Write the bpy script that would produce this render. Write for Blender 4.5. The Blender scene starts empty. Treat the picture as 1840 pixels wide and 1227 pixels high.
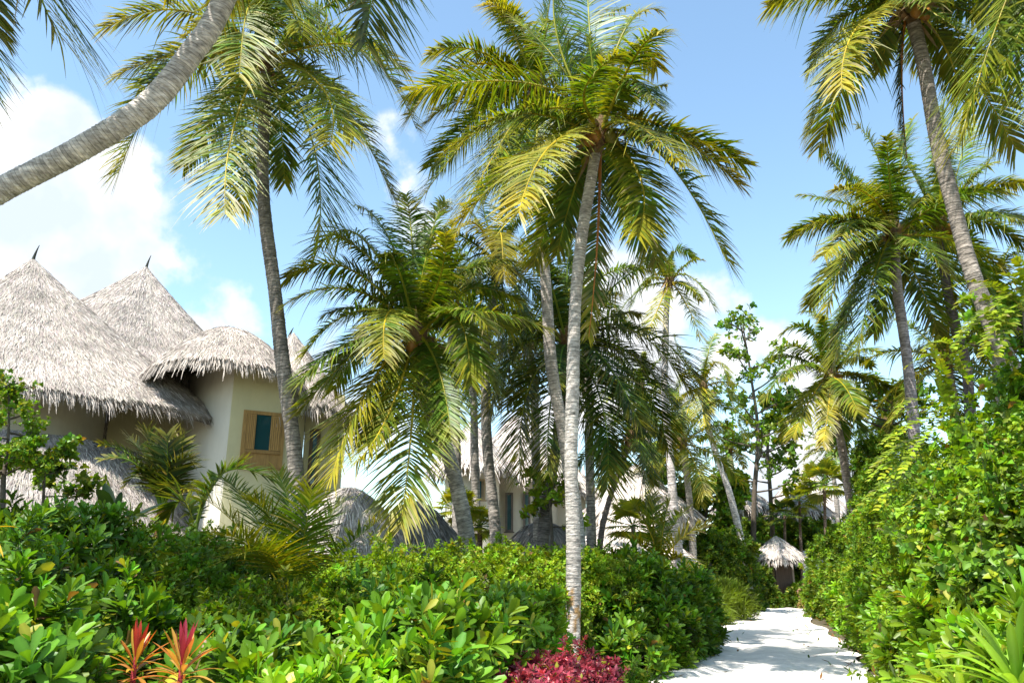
import bpy, math, random
import numpy as np
from mathutils import Vector

# ------------------------------------------------------------------ basics
scene = bpy.context.scene
COL = scene.collection
W0, H0, F = 1840.0, 1227.0, 1431.0
PITCH = math.radians(16.2)
CAMZ = 1.6
CP, SP = math.cos(PITCH), math.sin(PITCH)
UP = np.array([0, 0, 1.0])

def ray(px, py):
    cx = (px - W0 / 2) / F
    cy = (H0 / 2 - py) / F
    return np.array([cx, CP - cy * SP, SP + cy * CP])

def P(px, py, d):
    r = ray(px, py)
    return r * (d / r[1]) + np.array([0, 0, CAMZ])

def G(px, py):
    r = ray(px, py)
    s = -CAMZ / r[2]
    return r * s + np.array([0, 0, CAMZ])

def Pg(px, d):
    """ground point at depth d that lies in the column px at the ground line"""
    lo, hi = 1031.0, 4000.0
    p = np.array([(px - W0 / 2) / F * d / CP * 1.0, d, 0.0])
    # camera-depth of a ground point
    depth = d * CP - CAMZ * SP
    p[0] = (px - W0 / 2) / F * depth
    return p

def norm(v):
    v = np.asarray(v, float)
    n = np.linalg.norm(v, axis=-1, keepdims=True)
    return v / np.maximum(n, 1e-9)

class Acc:
    def __init__(s):
        s.v = []; s.f = []; s.c = []; s.n = 0
    def add(s, v, f, c):
        v = np.asarray(v, np.float32).reshape(-1, 3)
        f = np.asarray(f, np.int64).reshape(-1, 4)
        c = np.broadcast_to(np.asarray(c, np.float32), (len(v), 3))
        s.v.append(v); s.f.append(f + s.n); s.c.append(c); s.n += len(v)
    def build(s, name, mat, parent=None, smooth=True, origin=None):
        if not s.v:
            s.add(np.zeros((4, 3)), [[0, 1, 2, 3]], [0, 0, 0])
        v = np.concatenate(s.v).astype(np.float32)
        f = np.concatenate(s.f).astype(np.int32)
        c = np.concatenate(s.c)
        if origin is not None:
            v = v - np.asarray(origin, np.float32)
        me = bpy.data.meshes.new(name)
        me.vertices.add(len(v)); me.vertices.foreach_set('co', v.ravel())
        tri = f[:, 2] == f[:, 3]
        fq, ft = f[~tri], f[tri][:, :3]
        loops = np.concatenate([fq.ravel(), ft.ravel()])
        starts = np.concatenate([np.arange(len(fq)) * 4, len(fq) * 4 + np.arange(len(ft)) * 3])
        me.loops.add(len(loops)); me.loops.foreach_set('vertex_index', loops.astype(np.int32))
        me.polygons.add(len(starts)); me.polygons.foreach_set('loop_start', starts.astype(np.int32))
        me.polygons.foreach_set('use_smooth', np.full(len(starts), smooth, dtype=bool))
        me.update(calc_edges=True)
        at = me.color_attributes.new('Col', 'FLOAT_COLOR', 'POINT')
        ca = np.ones((len(v), 4), np.float32); ca[:, :3] = c
        at.data.foreach_set('color', ca.ravel())
        me.materials.append(mat)
        o = bpy.data.objects.new(name, me)
        COL.objects.link(o)
        if parent is not None:
            o.parent = parent
        if origin is not None and parent is None:
            o.location = origin
        return o

def tag(o, label=None, cat=None, group=None, kind=None):
    if label: o['label'] = label
    if cat: o['category'] = cat
    if group: o['group'] = group
    if kind: o['kind'] = kind
    return o

def empty(name, loc, label, cat, group=None):
    o = bpy.data.objects.new(name, None)
    o.empty_display_size = 0.3
    COL.objects.link(o); o.location = loc
    return tag(o, label, cat, group)

# ------------------------------------------------------------------ materials
def new_mat(name):
    m = bpy.data.materials.new(name); m.use_nodes = True
    nt = m.node_tree; nt.nodes.clear()
    out = nt.nodes.new('ShaderNodeOutputMaterial')
    return m, nt, out

def N(nt, t, **k):
    n = nt.nodes.new(t)
    for a, b in k.items(): setattr(n, a, b)
    return n

def leaf_mat(name, rough=0.38, trans=0.35, spec=0.5, tint=(1.5, 1.3, 0.3)):
    m, nt, out = new_mat(name)
    at = N(nt, 'ShaderNodeAttribute', attribute_name='Col')
    ns = N(nt, 'ShaderNodeTexNoise'); ns.inputs['Scale'].default_value = 1.7
    geo = N(nt, 'ShaderNodeNewGeometry')
    nt.links.new(geo.outputs['Position'], ns.inputs['Vector'])
    mr = N(nt, 'ShaderNodeMapRange')
    mr.inputs['From Min'].default_value = 0.3; mr.inputs['From Max'].default_value = 0.7
    mr.inputs['To Min'].default_value = 0.6; mr.inputs['To Max'].default_value = 1.35
    nt.links.new(ns.outputs['Fac'], mr.inputs['Value'])
    vm = N(nt, 'ShaderNodeVectorMath', operation='SCALE')
    nt.links.new(at.outputs['Color'], vm.inputs[0]); nt.links.new(mr.outputs['Result'], vm.inputs['Scale'])
    pr = N(nt, 'ShaderNodeBsdfPrincipled')
    pr.inputs['Roughness'].default_value = rough
    pr.inputs['Specular IOR Level'].default_value = spec
    nt.links.new(vm.outputs[0], pr.inputs['Base Color'])
    tv = N(nt, 'ShaderNodeVectorMath', operation='MULTIPLY')
    nt.links.new(vm.outputs[0], tv.inputs[0]); tv.inputs[1].default_value = tint
    tr = N(nt, 'ShaderNodeBsdfTranslucent')
    nt.links.new(tv.outputs[0], tr.inputs['Color'])
    mx = N(nt, 'ShaderNodeMixShader'); mx.inputs[0].default_value = trans
    nt.links.new(pr.outputs[0], mx.inputs[1]); nt.links.new(tr.outputs[0], mx.inputs[2])
    nt.links.new(mx.outputs[0], out.inputs['Surface'])
    return m

def col_mat(name, rough=0.85, scale=6.0, amt=0.35, bump=0.3, bscale=30.0, spec=0.3, stretch=(1, 1, 1), dist=0.02):
    """vertex colour x noise, with bump"""
    m, nt, out = new_mat(name)
    at = N(nt, 'ShaderNodeAttribute', attribute_name='Col')
    tc = N(nt, 'ShaderNodeNewGeometry')
    mp = N(nt, 'ShaderNodeMapping'); mp.inputs['Scale'].default_value = stretch
    nt.links.new(tc.outputs['Position'], mp.inputs['Vector'])
    ns = N(nt, 'ShaderNodeTexNoise'); ns.inputs['Scale'].default_value = scale
    ns.inputs['Detail'].default_value = 6; ns.inputs['Roughness'].default_value = 0.65
    nt.links.new(mp.outputs[0], ns.inputs['Vector'])
    mr = N(nt, 'ShaderNodeMapRange')
    mr.inputs['From Min'].default_value = 0.3; mr.inputs['From Max'].default_value = 0.7
    mr.inputs['To Min'].default_value = 1 - amt; mr.inputs['To Max'].default_value = 1 + amt
    nt.links.new(ns.outputs['Fac'], mr.inputs['Value'])
    vm = N(nt, 'ShaderNodeVectorMath', operation='SCALE')
    nt.links.new(at.outputs['Color'], vm.inputs[0]); nt.links.new(mr.outputs['Result'], vm.inputs['Scale'])
    pr = N(nt, 'ShaderNodeBsdfPrincipled')
    pr.inputs['Roughness'].default_value = rough
    pr.inputs['Specular IOR Level'].default_value = spec
    nt.links.new(vm.outputs[0], pr.inputs['Base Color'])
    n2 = N(nt, 'ShaderNodeTexNoise'); n2.inputs['Scale'].default_value = bscale; n2.inputs['Detail'].default_value = 5
    nt.links.new(mp.outputs[0], n2.inputs['Vector'])
    bp = N(nt, 'ShaderNodeBump'); bp.inputs['Strength'].default_value = bump; bp.inputs['Distance'].default_value = dist
    nt.links.new(n2.outputs['Fac'], bp.inputs['Height'])
    nt.links.new(bp.outputs[0], pr.inputs['Normal'])
    nt.links.new(pr.outputs[0], out.inputs['Surface'])
    return m

M_PALM = leaf_mat('palm_leaf', 0.45, 0.36, 0.35)
M_LEAF = leaf_mat('glossy_leaf', 0.42, 0.34, 0.3)
M_SMALL = leaf_mat('small_leaf', 0.5, 0.36, 0.25)
M_RED = leaf_mat('red_leaf', 0.4, 0.35, 0.4, (1.3, 0.8, 0.6))
M_BARK = col_mat('palm_bark', 0.9, 8.0, 0.55, 0.9, 26.0, 0.2, (1, 1, 2.6))
M_WOODY = col_mat('woody_bark', 0.9, 9.0, 0.4, 0.6, 40.0)
M_THATCH = col_mat('thatch', 0.95, 1.6, 0.22, 0.9, 22.0, 0.1, dist=0.03)
M_WALL = col_mat('plaster', 0.9, 0.8, 0.13, 0.25, 12.0, 0.2, (1, 1, .45))
M_TIMBER = col_mat('timber', 0.6, 5.0, 0.25, 0.25, 40.0, 0.4, (4, 4, 0.6))
M_SAND = col_mat('sand', 0.95, 2.4, 0.13, 1.0, 7.0, 0.1, dist=0.08)
M_SOIL = col_mat('soil', 0.95, 1.5, 0.4, 0.8, 8.0, 0.1, dist=0.05)
M_NUT = col_mat('coconut_husk', 0.5, 9.0, 0.3, 0.2, 20.0, 0.4)

m, nt, out = new_mat('window_glass')
pr = N(nt, 'ShaderNodeBsdfPrincipled'); pr.inputs['Base Color'].default_value = (0.015, 0.065, 0.075, 1)
pr.inputs['Roughness'].default_value = 0.06; pr.inputs['Specular IOR Level'].default_value = 0.8
nt.links.new(pr.outputs[0], out.inputs['Surface']); M_GLASS = m

# ------------------------------------------------------------------ strips
def strips(acc, base, dirv, nrm, L, Wd, bend, cA, cB, nseg=3, prof=None, fold=0.0, bend_pow=2.0):
    """curved leaf blades: base, dirv, nrm, bend (N,3); L, Wd (N,)"""
    n = len(base)
    if n == 0: return
    dirv = norm(dirv)
    side = norm(np.cross(dirv, nrm)); nr = np.cross(side, dirv)
    t = np.linspace(0, 1, nseg + 1)
    if prof is None:
        prof = np.interp(t, [0, 0.25, 0.7, 1], [0.5, 1.0, 0.8, 0.04])
    else:
        prof = np.interp(t, prof[0], prof[1])
    L = np.broadcast_to(L, (n,)); Wd = np.broadcast_to(Wd, (n,))
    pos = base[:, None, :] + dirv[:, None, :] * (L[:, None] * t)[:, :, None] \
        + bend[:, None, :] * (L[:, None] * t ** bend_pow)[:, :, None]
    hw = (Wd[:, None] * 0.5 * prof)[:, :, None]
    cA = np.broadcast_to(cA, (n, 3)); cB = np.broadcast_to(cB, (n, 3))
    cc = cA[:, None, :] * (1 - t)[None, :, None] + cB[:, None, :] * t[None, :, None]
    if fold > 0:
        a = pos - side[:, None, :] * hw; b = pos - nr[:, None, :] * hw * fold; c = pos + side[:, None, :] * hw
        v = np.stack([a, b, c], 2); k = 3
        cm = np.stack([cc, cc * 1.25, cc], 2)
    else:
        v = np.stack([pos - side[:, None, :] * hw, pos + side[:, None, :] * hw], 2); k = 2
        cm = np.stack([cc, cc], 2)
    m_ = (nseg + 1) * k
    fl = []
    for s in range(nseg):
        for j in range(k - 1):
            i0 = s * k + j
            fl.append([i0, i0 + 1, i0 + 1 + k, i0 + k])
    f = (np.arange(n) * m_)[:, None, None] + np.array(fl)[None]
    acc.add(v.reshape(-1, 3), f.reshape(-1, 4), cm.reshape(-1, 3))

def catmull(pts, n):
    pts = np.asarray(pts, float)
    p = np.vstack([2 * pts[0] - pts[1], pts, 2 * pts[-1] - pts[-2]])
    seg = len(pts) - 1
    outp = []
    for u in np.linspace(0, seg, n):
        i = min(int(u), seg - 1); t = u - i
        a, b, c, d = p[i], p[i + 1], p[i + 2], p[i + 3]
        outp.append(0.5 * ((2 * b) + (-a + c) * t + (2 * a - 5 * b + 4 * c - d) * t * t + (-a + 3 * b - 3 * c + d) * t ** 3))
    return np.array(outp)

def tube(acc, pts, rad, cols, ns=8):
    pts = np.asarray(pts, float); n = len(pts)
    rad = np.broadcast_to(rad, (n,)); cols = np.broadcast_to(cols, (n, 3))
    T = norm(np.gradient(pts, axis=0))
    ref = np.array([1.0, 0.13, 0.07]) if abs(T[0][0]) < 0.8 else np.array([0, 1.0, 0.1])
    S = norm(np.cross(T, ref)); B = np.cross(T, S)
    a = np.linspace(0, 2 * math.pi, ns, endpoint=False)
    v = pts[:, None, :] + rad[:, None, None] * (S[:, None, :] * np.cos(a)[None, :, None] + B[:, None, :] * np.sin(a)[None, :, None])
    f = []
    for i in range(n - 1):
        for j in range(ns):
            k = (j + 1) % ns
            f.append([i * ns + j, i * ns + k, (i + 1) * ns + k, (i + 1) * ns + j])
    c = np.repeat(cols[:, None, :], ns, 1)
    acc.add(v.reshape(-1, 3), f, c.reshape(-1, 3))

# ------------------------------------------------------------------ palms
GREEN = np.array([0.062, 0.145, 0.010])
DKGREEN = np.array([0.028, 0.085, 0.012])
YEL = np.array([0.52, 0.40, 0.022])
BROWN = np.array([0.20, 0.10, 0.04])
STRAW = np.array([0.42, 0.33, 0.18])

def frond_mesh(acc, B0, Mid, Tip, rng, yel=0.2, nl=72, llen=None, lw=0.042, droop=0.55, base_col=GREEN, dead=0.0, nseg=4, t0=0.13, rr=0.046, twist=None):
    """quadratic arch from B0 through Mid (at t=.5) to Tip"""
    B0, Mid, Tip = map(lambda q: np.asarray(q, float), (B0, Mid, Tip))
    C = 2 * Mid - 0.5 * (B0 + Tip)
    t = np.linspace(0, 1, 22)[:, None]
    pts = (1 - t) ** 2 * B0 + 2 * t * (1 - t) * C + t * t * Tip
    seg = np.linalg.norm(np.diff(pts, axis=0), axis=1); cum = np.concatenate([[0], np.cumsum(seg)]); Lf = cum[-1]
    if llen is None: llen = 0.242 * Lf
    nl = int(nl * 1.4)
    hz = Tip - B0; hz = np.array([hz[0], hz[1], 0.0])
    if np.linalg.norm(hz) < 0.15 * Lf: hz = hz + np.array([rng.normal(), rng.normal(), 0]) * 0.3 * Lf
    S0 = norm(np.cross(norm(hz), UP)); gap = rng.uniform(.25, .95, 3)
    tip_y = np.array([1.0, 0.86, 0.30])
    ry = min(1, yel * 1.1 + (0.08 if base_col[0] < .05 else 0.35))
    rc = GREEN * 1.4 * (1 - ry) + YEL * ry
    if dead > 0: rc = np.array([0.42, 0.16, 0.03])
    rad = rr * (1 - 0.88 * np.linspace(0, 1, 22) ** 0.7)
    rad[0] *= 1.7; rad[1] *= 1.2
    tube(acc, pts, rad, rc, 5)
    if twist is None: twist = rng.normal(0, 0.28)
    n = nl
    s = t0 + (1 - t0) * (np.arange(n) + rng.uniform(-0.3, 0.3, n)) / n
    s = np.clip(s, t0, 0.995)
    pos = np.stack([np.interp(s * Lf, cum, pts[:, k]) for k in range(3)], 1)
    T = norm(np.gradient(pts, axis=0)); Tn = norm(np.stack([np.interp(s * Lf, cum, T[:, k]) for k in range(3)], 1))
    S = norm(S0[None] - Tn * (Tn @ S0)[:, None]); Nn = np.cross(S, Tn)
    Nn = np.where((Nn[:, 2] < 0)[:, None] & (np.abs(Tn[:, 2:3]) < 0.9), -Nn, Nn)
    a_tw = twist * s + rng.normal(0, 0.03)
    S2 = S * np.cos(a_tw)[:, None] + Nn * np.sin(a_tw)[:, None]; N2 = np.cross(S2, Tn)
    lp = np.interp(s, [0.1, 0.3, 0.55, 0.8, 1.0], [0.5, 0.9, 1.0, 0.8, 0.45]) * llen
    for sgn in (-1, 1):
        ang = np.radians(np.interp(s, [0, 0.4, 1], [84, 68, 36])) + rng.normal(0, 0.10, n)
        lift = rng.normal(0.30, 0.13, n)
        d = Tn * np.cos(ang)[:, None] + sgn * S2 * np.sin(ang)[:, None] + N2 * lift[:, None]
        d = norm(d)
        ln = lp * rng.uniform(0.8, 1.15, n) * np.where(rng.random(n) < .07, rng.uniform(.35, .8, n), 1)
        dr = droop * rng.uniform(0.5, 1.4, n) * np.where(rng.random(n) < .08, 1.9, 1) * (1 - np.clip(-d[:, 2], 0, 1) * 0.8)
        bend = np.zeros((n, 3)); bend[:, 2] = -dr
        yv = np.clip(yel * .55 - .08 + rng.normal(0, 0.11, n) + 0.12 * (s > 0.8) + 0.15 * np.interp(s, [0.8, 1], [0, 1]), 0, 1)[:, None]
        cg = base_col * rng.uniform(0.5, 1.35, (n, 1))
        cA = cg * (1 - yv) + YEL * yv
        yt = np.clip(yv + 0.10 + 0.25 * (rng.random((n, 1)) < 0.12), 0, 1)
        cB = cg * (1 - yt) + YEL * 0.85 * yt
        br = (rng.random((n, 1)) < (0.05 + dead))
        cB = np.where(br, STRAW * 0.8, cB)
        if dead > 0.5:
            cA = np.where(br, BROWN * 1.2, cA)
        keep = (rng.random(n) > 0.04) & (np.min(np.abs(s[:, None] - gap[None]), 1) > .008)
        nr = norm(N2 + Tn * 0.25 + sgn * S2 * 0.25)
        strips(acc, pos[keep], d[keep], nr[keep], ln[keep], lw * rng.uniform(0.75, 1.15, keep.sum()), bend[keep] * .95, cA[keep], cB[keep], nseg,
               prof=([0, 0.15, 0.6, 1], [0.45, 1, 0.8, 0.05]), fold=0.0, bend_pow=1.7)

def trunk_mesh(acc, pts3, r0, r1, rng, tone=(0.36, 0.32, 0.28), dark=0.0, ring=0.09, stain=False, ns=14):
    pts = catmull(pts3, 60)
    seg = np.linalg.norm(np.diff(pts, axis=0), axis=1); cum = np.concatenate([[0], np.cumsum(seg)]); L = cum[-1]
    # ring rows : each ring has a lower lip and a narrower neck
    sv = []; rv = []; cv = []
    s = 0.0; tone = np.array(tone)
    cur = tone * rng.uniform(0.8, 1.15)
    while s < L:
        h = ring * rng.uniform(0.7, 1.35)
        u = s / L
        r = (r0 + (r1 - r0) * u ** 0.8) * (1 + 0.55 * math.exp(-s / 0.35)) * (1 + 0.03 * math.sin(s * 2.1 + r0 * 90))
        cur = 0.5 * cur + 0.5 * tone * rng.uniform(0.62, 1.25)
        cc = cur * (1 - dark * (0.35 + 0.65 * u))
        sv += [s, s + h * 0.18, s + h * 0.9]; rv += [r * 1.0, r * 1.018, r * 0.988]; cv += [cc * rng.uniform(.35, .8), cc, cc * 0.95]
        s += h
    sv = np.clip(np.array(sv), 0, L); rv = np.array(rv)
    p = np.stack([np.interp(sv, cum, pts[:, k]) for k in range(3)], 1)
    p = p + np.stack([np.sin(sv * 1.7 + r0 * 50), np.cos(sv * 1.3 + 2), 0 * sv], 1) * 0.012
    T = norm(np.stack([np.interp(sv, cum, norm(np.gradient(pts, axis=0))[:, k]) for k in range(3)], 1))
    ref = np.array([0, 1.0, 0.05]) ; S = norm(np.cross(T, ref)); B = np.cross(T, S)
    a = np.linspace(0, 2 * math.pi, ns, endpoint=False)
    n = len(sv)
    wob = 1 + 0.035 * np.sin(a[None] * 3 + sv[:, None] * 2.3) + 0.02 * rng.normal(size=(n, ns))
    v = p[:, None] + (rv[:, None] * wob)[:, :, None] * (S[:, None] * np.cos(a)[None, :, None] + B[:, None] * np.sin(a)[None, :, None])
    i = np.arange(n - 1)[:, None]; j = np.arange(ns)[None]; k = (j + 1) % ns
    f = np.stack([i * ns + j, i * ns + k, (i + 1) * ns + k, (i + 1) * ns + j], -1).reshape(-1, 4)
    c = np.repeat(np.array(cv)[:, None, :], ns, 1) * rng.uniform(0.7, 1.2, (n, ns, 1))
    if stain:
        q = np.sin(sv[:, None] * 9 + 3 * np.sin(a[None] * 2)) + np.sin(sv[:, None] * 23 + a[None] * 3) * .6
        mk = ((q > .35) & (sv[:, None] > .35) & (sv[:, None] < 1.5))[..., None]
        c = np.where(mk, np.array([0.40, 0.24, 0.10]) * rng.uniform(.35, 1.2, (n, ns, 1)), c)
    acc.add(v.reshape(-1, 3), f, c.reshape(-1, 3))
    return pts

def ball(acc, c, r, col, ns=10, nr=7, sz=1.2):
    a = np.linspace(0, 2 * math.pi, ns, endpoint=False); b = np.linspace(0.02, math.pi - 0.02, nr)
    v = np.stack([np.sin(b)[:, None] * np.cos(a)[None] * r, np.sin(b)[:, None] * np.sin(a)[None] * r, np.repeat(np.cos(b)[:, None], ns, 1) * r * sz], -1) + np.asarray(c)
    i = np.arange(nr - 1)[:, None]; j = np.arange(ns)[None]; k = (j + 1) % ns
    f = np.stack([i * ns + j, i * ns + k, (i + 1) * ns + k, (i + 1) * ns + j], -1).reshape(-1, 4)
    acc.add(v.reshape(-1, 3), f, col)

def palm(label, d, trunk, crown, fronds=(), nrand=10, L=3.6, r0=0.17, r1=0.12, seed=1, yel=0.25, el=(75, -35), nl=72, lw=0.042,
         tone=(0.36, 0.32, 0.28), dark=0.0, base_col=GREEN, nuts=0, base_d=None, stain=False, droop=0.58, azr=None, dead=0, elpow=1.0, group='coconut palms', ring=0.055):
    """trunk: [(px, py, dd)...] from the bottom up; first entry is a ground point (px, None, dd)"""
    rng = np.random.default_rng(seed)
    pts = []
    for (x, y, dd) in trunk:
        if y is None:
            pts.append(Pg(x, d + dd))
        else:
            pts.append(P(x, y, d + dd))
    cr = P(crown[0], crown[1], d + (crown[2] if len(crown) > 2 else 0))
    pts.append(cr)
    base = pts[0].copy()
    pts[0] = pts[0] - np.array([0, 0, 0.12])
    root = empty('palm_tree', base, label, 'palm tree', group)
    def part(acc, name, mat):
        o = acc.build(name, mat, None, origin=base); o.parent = root; o.location = (0, 0, 0); return o
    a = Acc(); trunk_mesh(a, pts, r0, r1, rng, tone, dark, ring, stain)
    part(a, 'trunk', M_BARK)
    # fibrous sheath at the crown
    a = Acc(); ax = norm(pts[-1] - pts[-2])
    tube(a, np.array([cr - ax * 0.55, cr - ax * 0.25, cr, cr + ax * 0.25, cr + ax * 0.5]), np.array([r1 * 1.02, r1 * 1.5, r1 * 1.75, r1 * 1.2, 0.02]), np.array([0.16, 0.10, 0.05]), 9)
    nb = 40; ph = rng.uniform(0, 6.28, nb); rad = np.stack([np.cos(ph), np.sin(ph), 0 * ph], 1)
    strips(a, cr[None] - ax * rng.uniform(0.0, 0.5, (nb, 1)) + rad * r1 * 1.3, rad * 0.5 + ax * rng.uniform(-0.8, 1, (nb, 1)), norm(rad + 0.01), rng.uniform(0.3, 0.6, nb), 0.07,
           rad * 0.1 + np.array([0, 0, -0.2]), BROWN * 1.2, STRAW * 0.6, 3)
    part(a, 'crown_sheath', M_WOODY)
    k = 0
    for fr in fronds:
        mx, my, tx, ty, dd = fr[:5]; o_ = fr[5] if len(fr) > 5 else {}
        dl = d + (crown[2] if len(crown) > 2 else 0)
        mid = P(mx, my, dl + dd * 0.5); tip = P(tx, ty, dl + dd)
        y_ = float(np.clip(o_.get('yel', yel + rng.normal(0, 0.10)), 0, 1))
        a = Acc(); off = norm(mid - cr) * r1 * 0.7
        frond_mesh(a, cr + off, mid, tip, rng, y_, o_.get('nl', nl), o_.get('ll'), lw, o_.get('droop', droop), o_.get('col', base_col), o_.get('dead', 0))
        part(a, 'frond', M_PALM)
    az0 = rng.uniform(0, 6.28)
    for k in range(nrand):
        az = az0 + k * 2.39996
        if azr: az = azr[0] + (azr[1] - azr[0]) * ((k * 0.618034) % 1)
        u = ((k + 0.5) / nrand) ** elpow
        e = math.radians(el[0] + (el[1] - el[0]) * u + rng.normal(0, 6))
        hd = np.array([math.cos(az), math.sin(az), 0])
        Lk = L * rng.uniform(0.82, 1.1) * (0.8 if u < 0.1 else 1)
        d0 = hd * math.cos(e) + UP * math.sin(e)
        g = rng.uniform(0.45, 0.8) * (0.55 if u < 0.25 else 1.0)
        mid = cr + d0 * Lk * 0.5 - UP * g * Lk * 0.10
        tip = cr + d0 * Lk * 0.88 - UP * g * Lk * 0.48
        y_ = float(np.clip(yel * (0.3 + 1.2 * u) + rng.normal(0, 0.1), 0, 0.9))
        a = Acc(); isd = k >= nrand - dead
        frond_mesh(a, cr + hd * r1 * 0.6 - UP * 0.25 * u, mid, tip, rng, y_, nl, None, lw, droop, base_col, 0.9 if isd else 0)
        part(a, 'frond', M_PALM)
    for i in range(nuts):
        a = Acc(); ph = rng.uniform(-2.8, -.3); q = cr + np.array([math.cos(ph) * 0.27, math.sin(ph) * 0.27, -0.25 - 0.25 * rng.random()])
        ball(a, q, 0.12, np.array([0.30, 0.13, 0.02]) if i % 2 else np.array([0.16, 0.14, 0.02]))
        part(a, 'coconut', M_NUT)
    return root

Y = lambda y, **k: dict(yel=y, **k)
# P1 tall palm left of centre, in front of the villa
palm('tall grey-trunked coconut palm in front of the thatched villa at left', 15,
     [(545, None, 0), (534, 900, 0), (518, 720, 0), (492, 520, 0), (474, 350, 0), (473, 250, 0)], (480, 95),
     [(345, 85, 212, 312, -0.5, Y(.25)), (330, 20, 188, 52, -1, Y(.5)), (420, 230, 405, 385, -1.6, Y(.45)), (560, 250, 572, 435, -0.8, Y(.12)), (600, 170, 704, 350, 0.6, Y(.25)),
      (640, 85, 748, 232, 0.4, Y(.3)), (610, 62, 730, 128, 1.0, Y(.4)), (580, 160, 592, 262, -2.0, Y(.5)), (510, -10, 540, 60, -2.4, Y(.2)), (440, 0, 330, 70, -1.6, Y(.5)),
      (380, 110, 250, 160, 1.5, Y(.2)), (460, -40, 440, -190, 1, Y(.1)), (545, -30, 640, -150, 1, Y(.1)), (500, 180, 512, 330, 1.6, Y(.1)), (400, 190, 330, 300, 1.5, Y(.25)),
      (450, 10, 430, 140, -2.6, Y(.35))],
     8, 3.5, 0.165, 0.115, 11, 0.25, tone=(0.30, 0.26, 0.22), dark=0.25, nl=80)
# P2 front palm of the central pair
palm('white-ringed coconut palm rising from the red-leaved shrub, front one of the central pair', 13,
     [(1030, None, 0), (1028, 1150, 0), (1030, 950, 0), (1027, 780, 0), (1030, 620, 0), (1045, 430, 0), (1060, 330, 0)], (1078, 232),
     [(985, 195, 812, 262, -1.0, Y(.35)), (990, 262, 932, 384, -2.2, Y(.85, droop=.5)), (1180, 222, 1328, 332, -0.6, Y(.75)), (1190, 280, 1306, 470, -1.2, Y(.15)),
      (1120, 60, 1182, 18, 0.2, Y(.35)), (1060, 60, 1055, -60, 1.5, Y(.1)), (1000, 110, 925, 35, 0.8, Y(.2)), (1135, 150, 1176, 190, -1.5, Y(.15)), (1130, 95, 1180, 120, 1.0, Y(.6)),
      (1150, 320, 1145, 425, -1.3, Y(.4)), (950, 150, 735, 165, 1.0, Y(.3)), (1050, 165, 1110, 100, -2.2, Y(.2)), (1074, 420, 1058, 605, 0.6, Y(.2, dead=.25, ll=.45, col=DKGREEN)), (1140, 225, 1230, 300, -2.2, Y(.6)),
      (960, 270, 830, 392, 0.4, Y(.45)), (1000, 60, 1010, -80, 0.0, Y(.1)), (1120, 330, 1180, 470, 1.5, Y(.12)), (1035, 330, 1000, 460, 1.5, Y(.1))],
     8, 2.9, 0.118, 0.098, 12, 0.3, tone=(0.60, 0.54, 0.48), dark=0.25, stain=True, nl=82, nuts=5, ring=.05)
# P3 behind
palm('coconut palm just behind the central pair\'s front trunk, trunk bending to its left', 17,
     [(1052, None, 0), (1040, 960, 0), (1018, 820, 0), (990, 640, 0), (978, 480, 0), (970, 340, 0)], (965, 150),
     [(840, 118, 735, 212, -0.6, Y(.6)), (850, 150, 730, 178, 0.6, Y(.25)), (850, 90, 772, 100, -1.0, Y(.35)), (870, 215, 745, 375, -0.8, Y(.3)), (905, 250, 822, 395, -1.6, Y(.65)),
      (900, 20, 840, -60, 0.3, Y(.2)), (930, 40, 868, 10, -1.6, Y(.75)), (985, 20, 1010, -120, 0, Y(.1)), (1040, 60, 1130, 10, 1, Y(.15)), (930, 230, 880, 330, 0.8, Y(.1)),
      (880, 190, 775, 300, 1.2, Y(.15)), (1010, 230, 1010, 400, 1.0, Y(.15)), (965, 240, 950, 370, -1.8, Y(.2))],
     9, 3.5, 0.145, 0.115, 13, 0.22, tone=(0.56, 0.49, 0.43), dark=0.3, nl=80)
# P4 low full-crowned palm in the middle
palm('full-crowned low coconut palm left of centre with fronds hanging over the small thatched dome', 15.5,
     [(852, None, 0.5), (842, 1000, 0.4), (826, 900, 0.2), (800, 800, 0.1), (765, 710, 0)], (748, 592),
     [(640, 420, 560, 470, 0.5, Y(.15)), (620, 480, 515, 500, -0.3, Y(.3)), (630, 520, 515, 545, -0.8, Y(.3)), (640, 560, 545, 640, -1.4, Y(.2)), (650, 625, 535, 745, -0.6, Y(.2)),
      (660, 700, 595, 860, -1.6, Y(.75)), (700, 740, 640, 830, -2.2, Y(.5)), (700, 560, 690, 645, -2.2, Y(.6)), (740, 760, 720, 950, -1.8, Y(.45)), (770, 440, 800, 360, 0.5, Y(.1)),
      (700, 430, 640, 368, 1.0, Y(.1)), (740, 430, 730, 350, 1.2, Y(.08)), (830, 490, 930, 470, 0.5, Y(.15)), (850, 560, 985, 590, -0.4, Y(.3)), (830, 600, 890, 700, -1.0, Y(.2)),
      (790, 500, 800, 420, -1.8, Y(.25)), (790, 670, 810, 790, -1.2, Y(.12)), (760, 490, 780, 420, 0.2, Y(.2)), (680, 480, 600, 420, -0.8, Y(.2)), (820, 570, 845, 690, -1.5, Y(.3)), (840, 520, 930, 540, 1, Y(.15)),
      (660, 600, 600, 700, 1.3, Y(.1)), (700, 680, 660, 800, 1.3, Y(.08)), (770, 700, 780, 810, 0.8, Y(.06))],
     8, 2.9, 0.17, 0.13, 14, 0.12, tone=(0.62, 0.56, 0.50), dark=0.7, nl=84, el=(75, -15), nuts=3, base_col=GREEN * 1.1)
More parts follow.
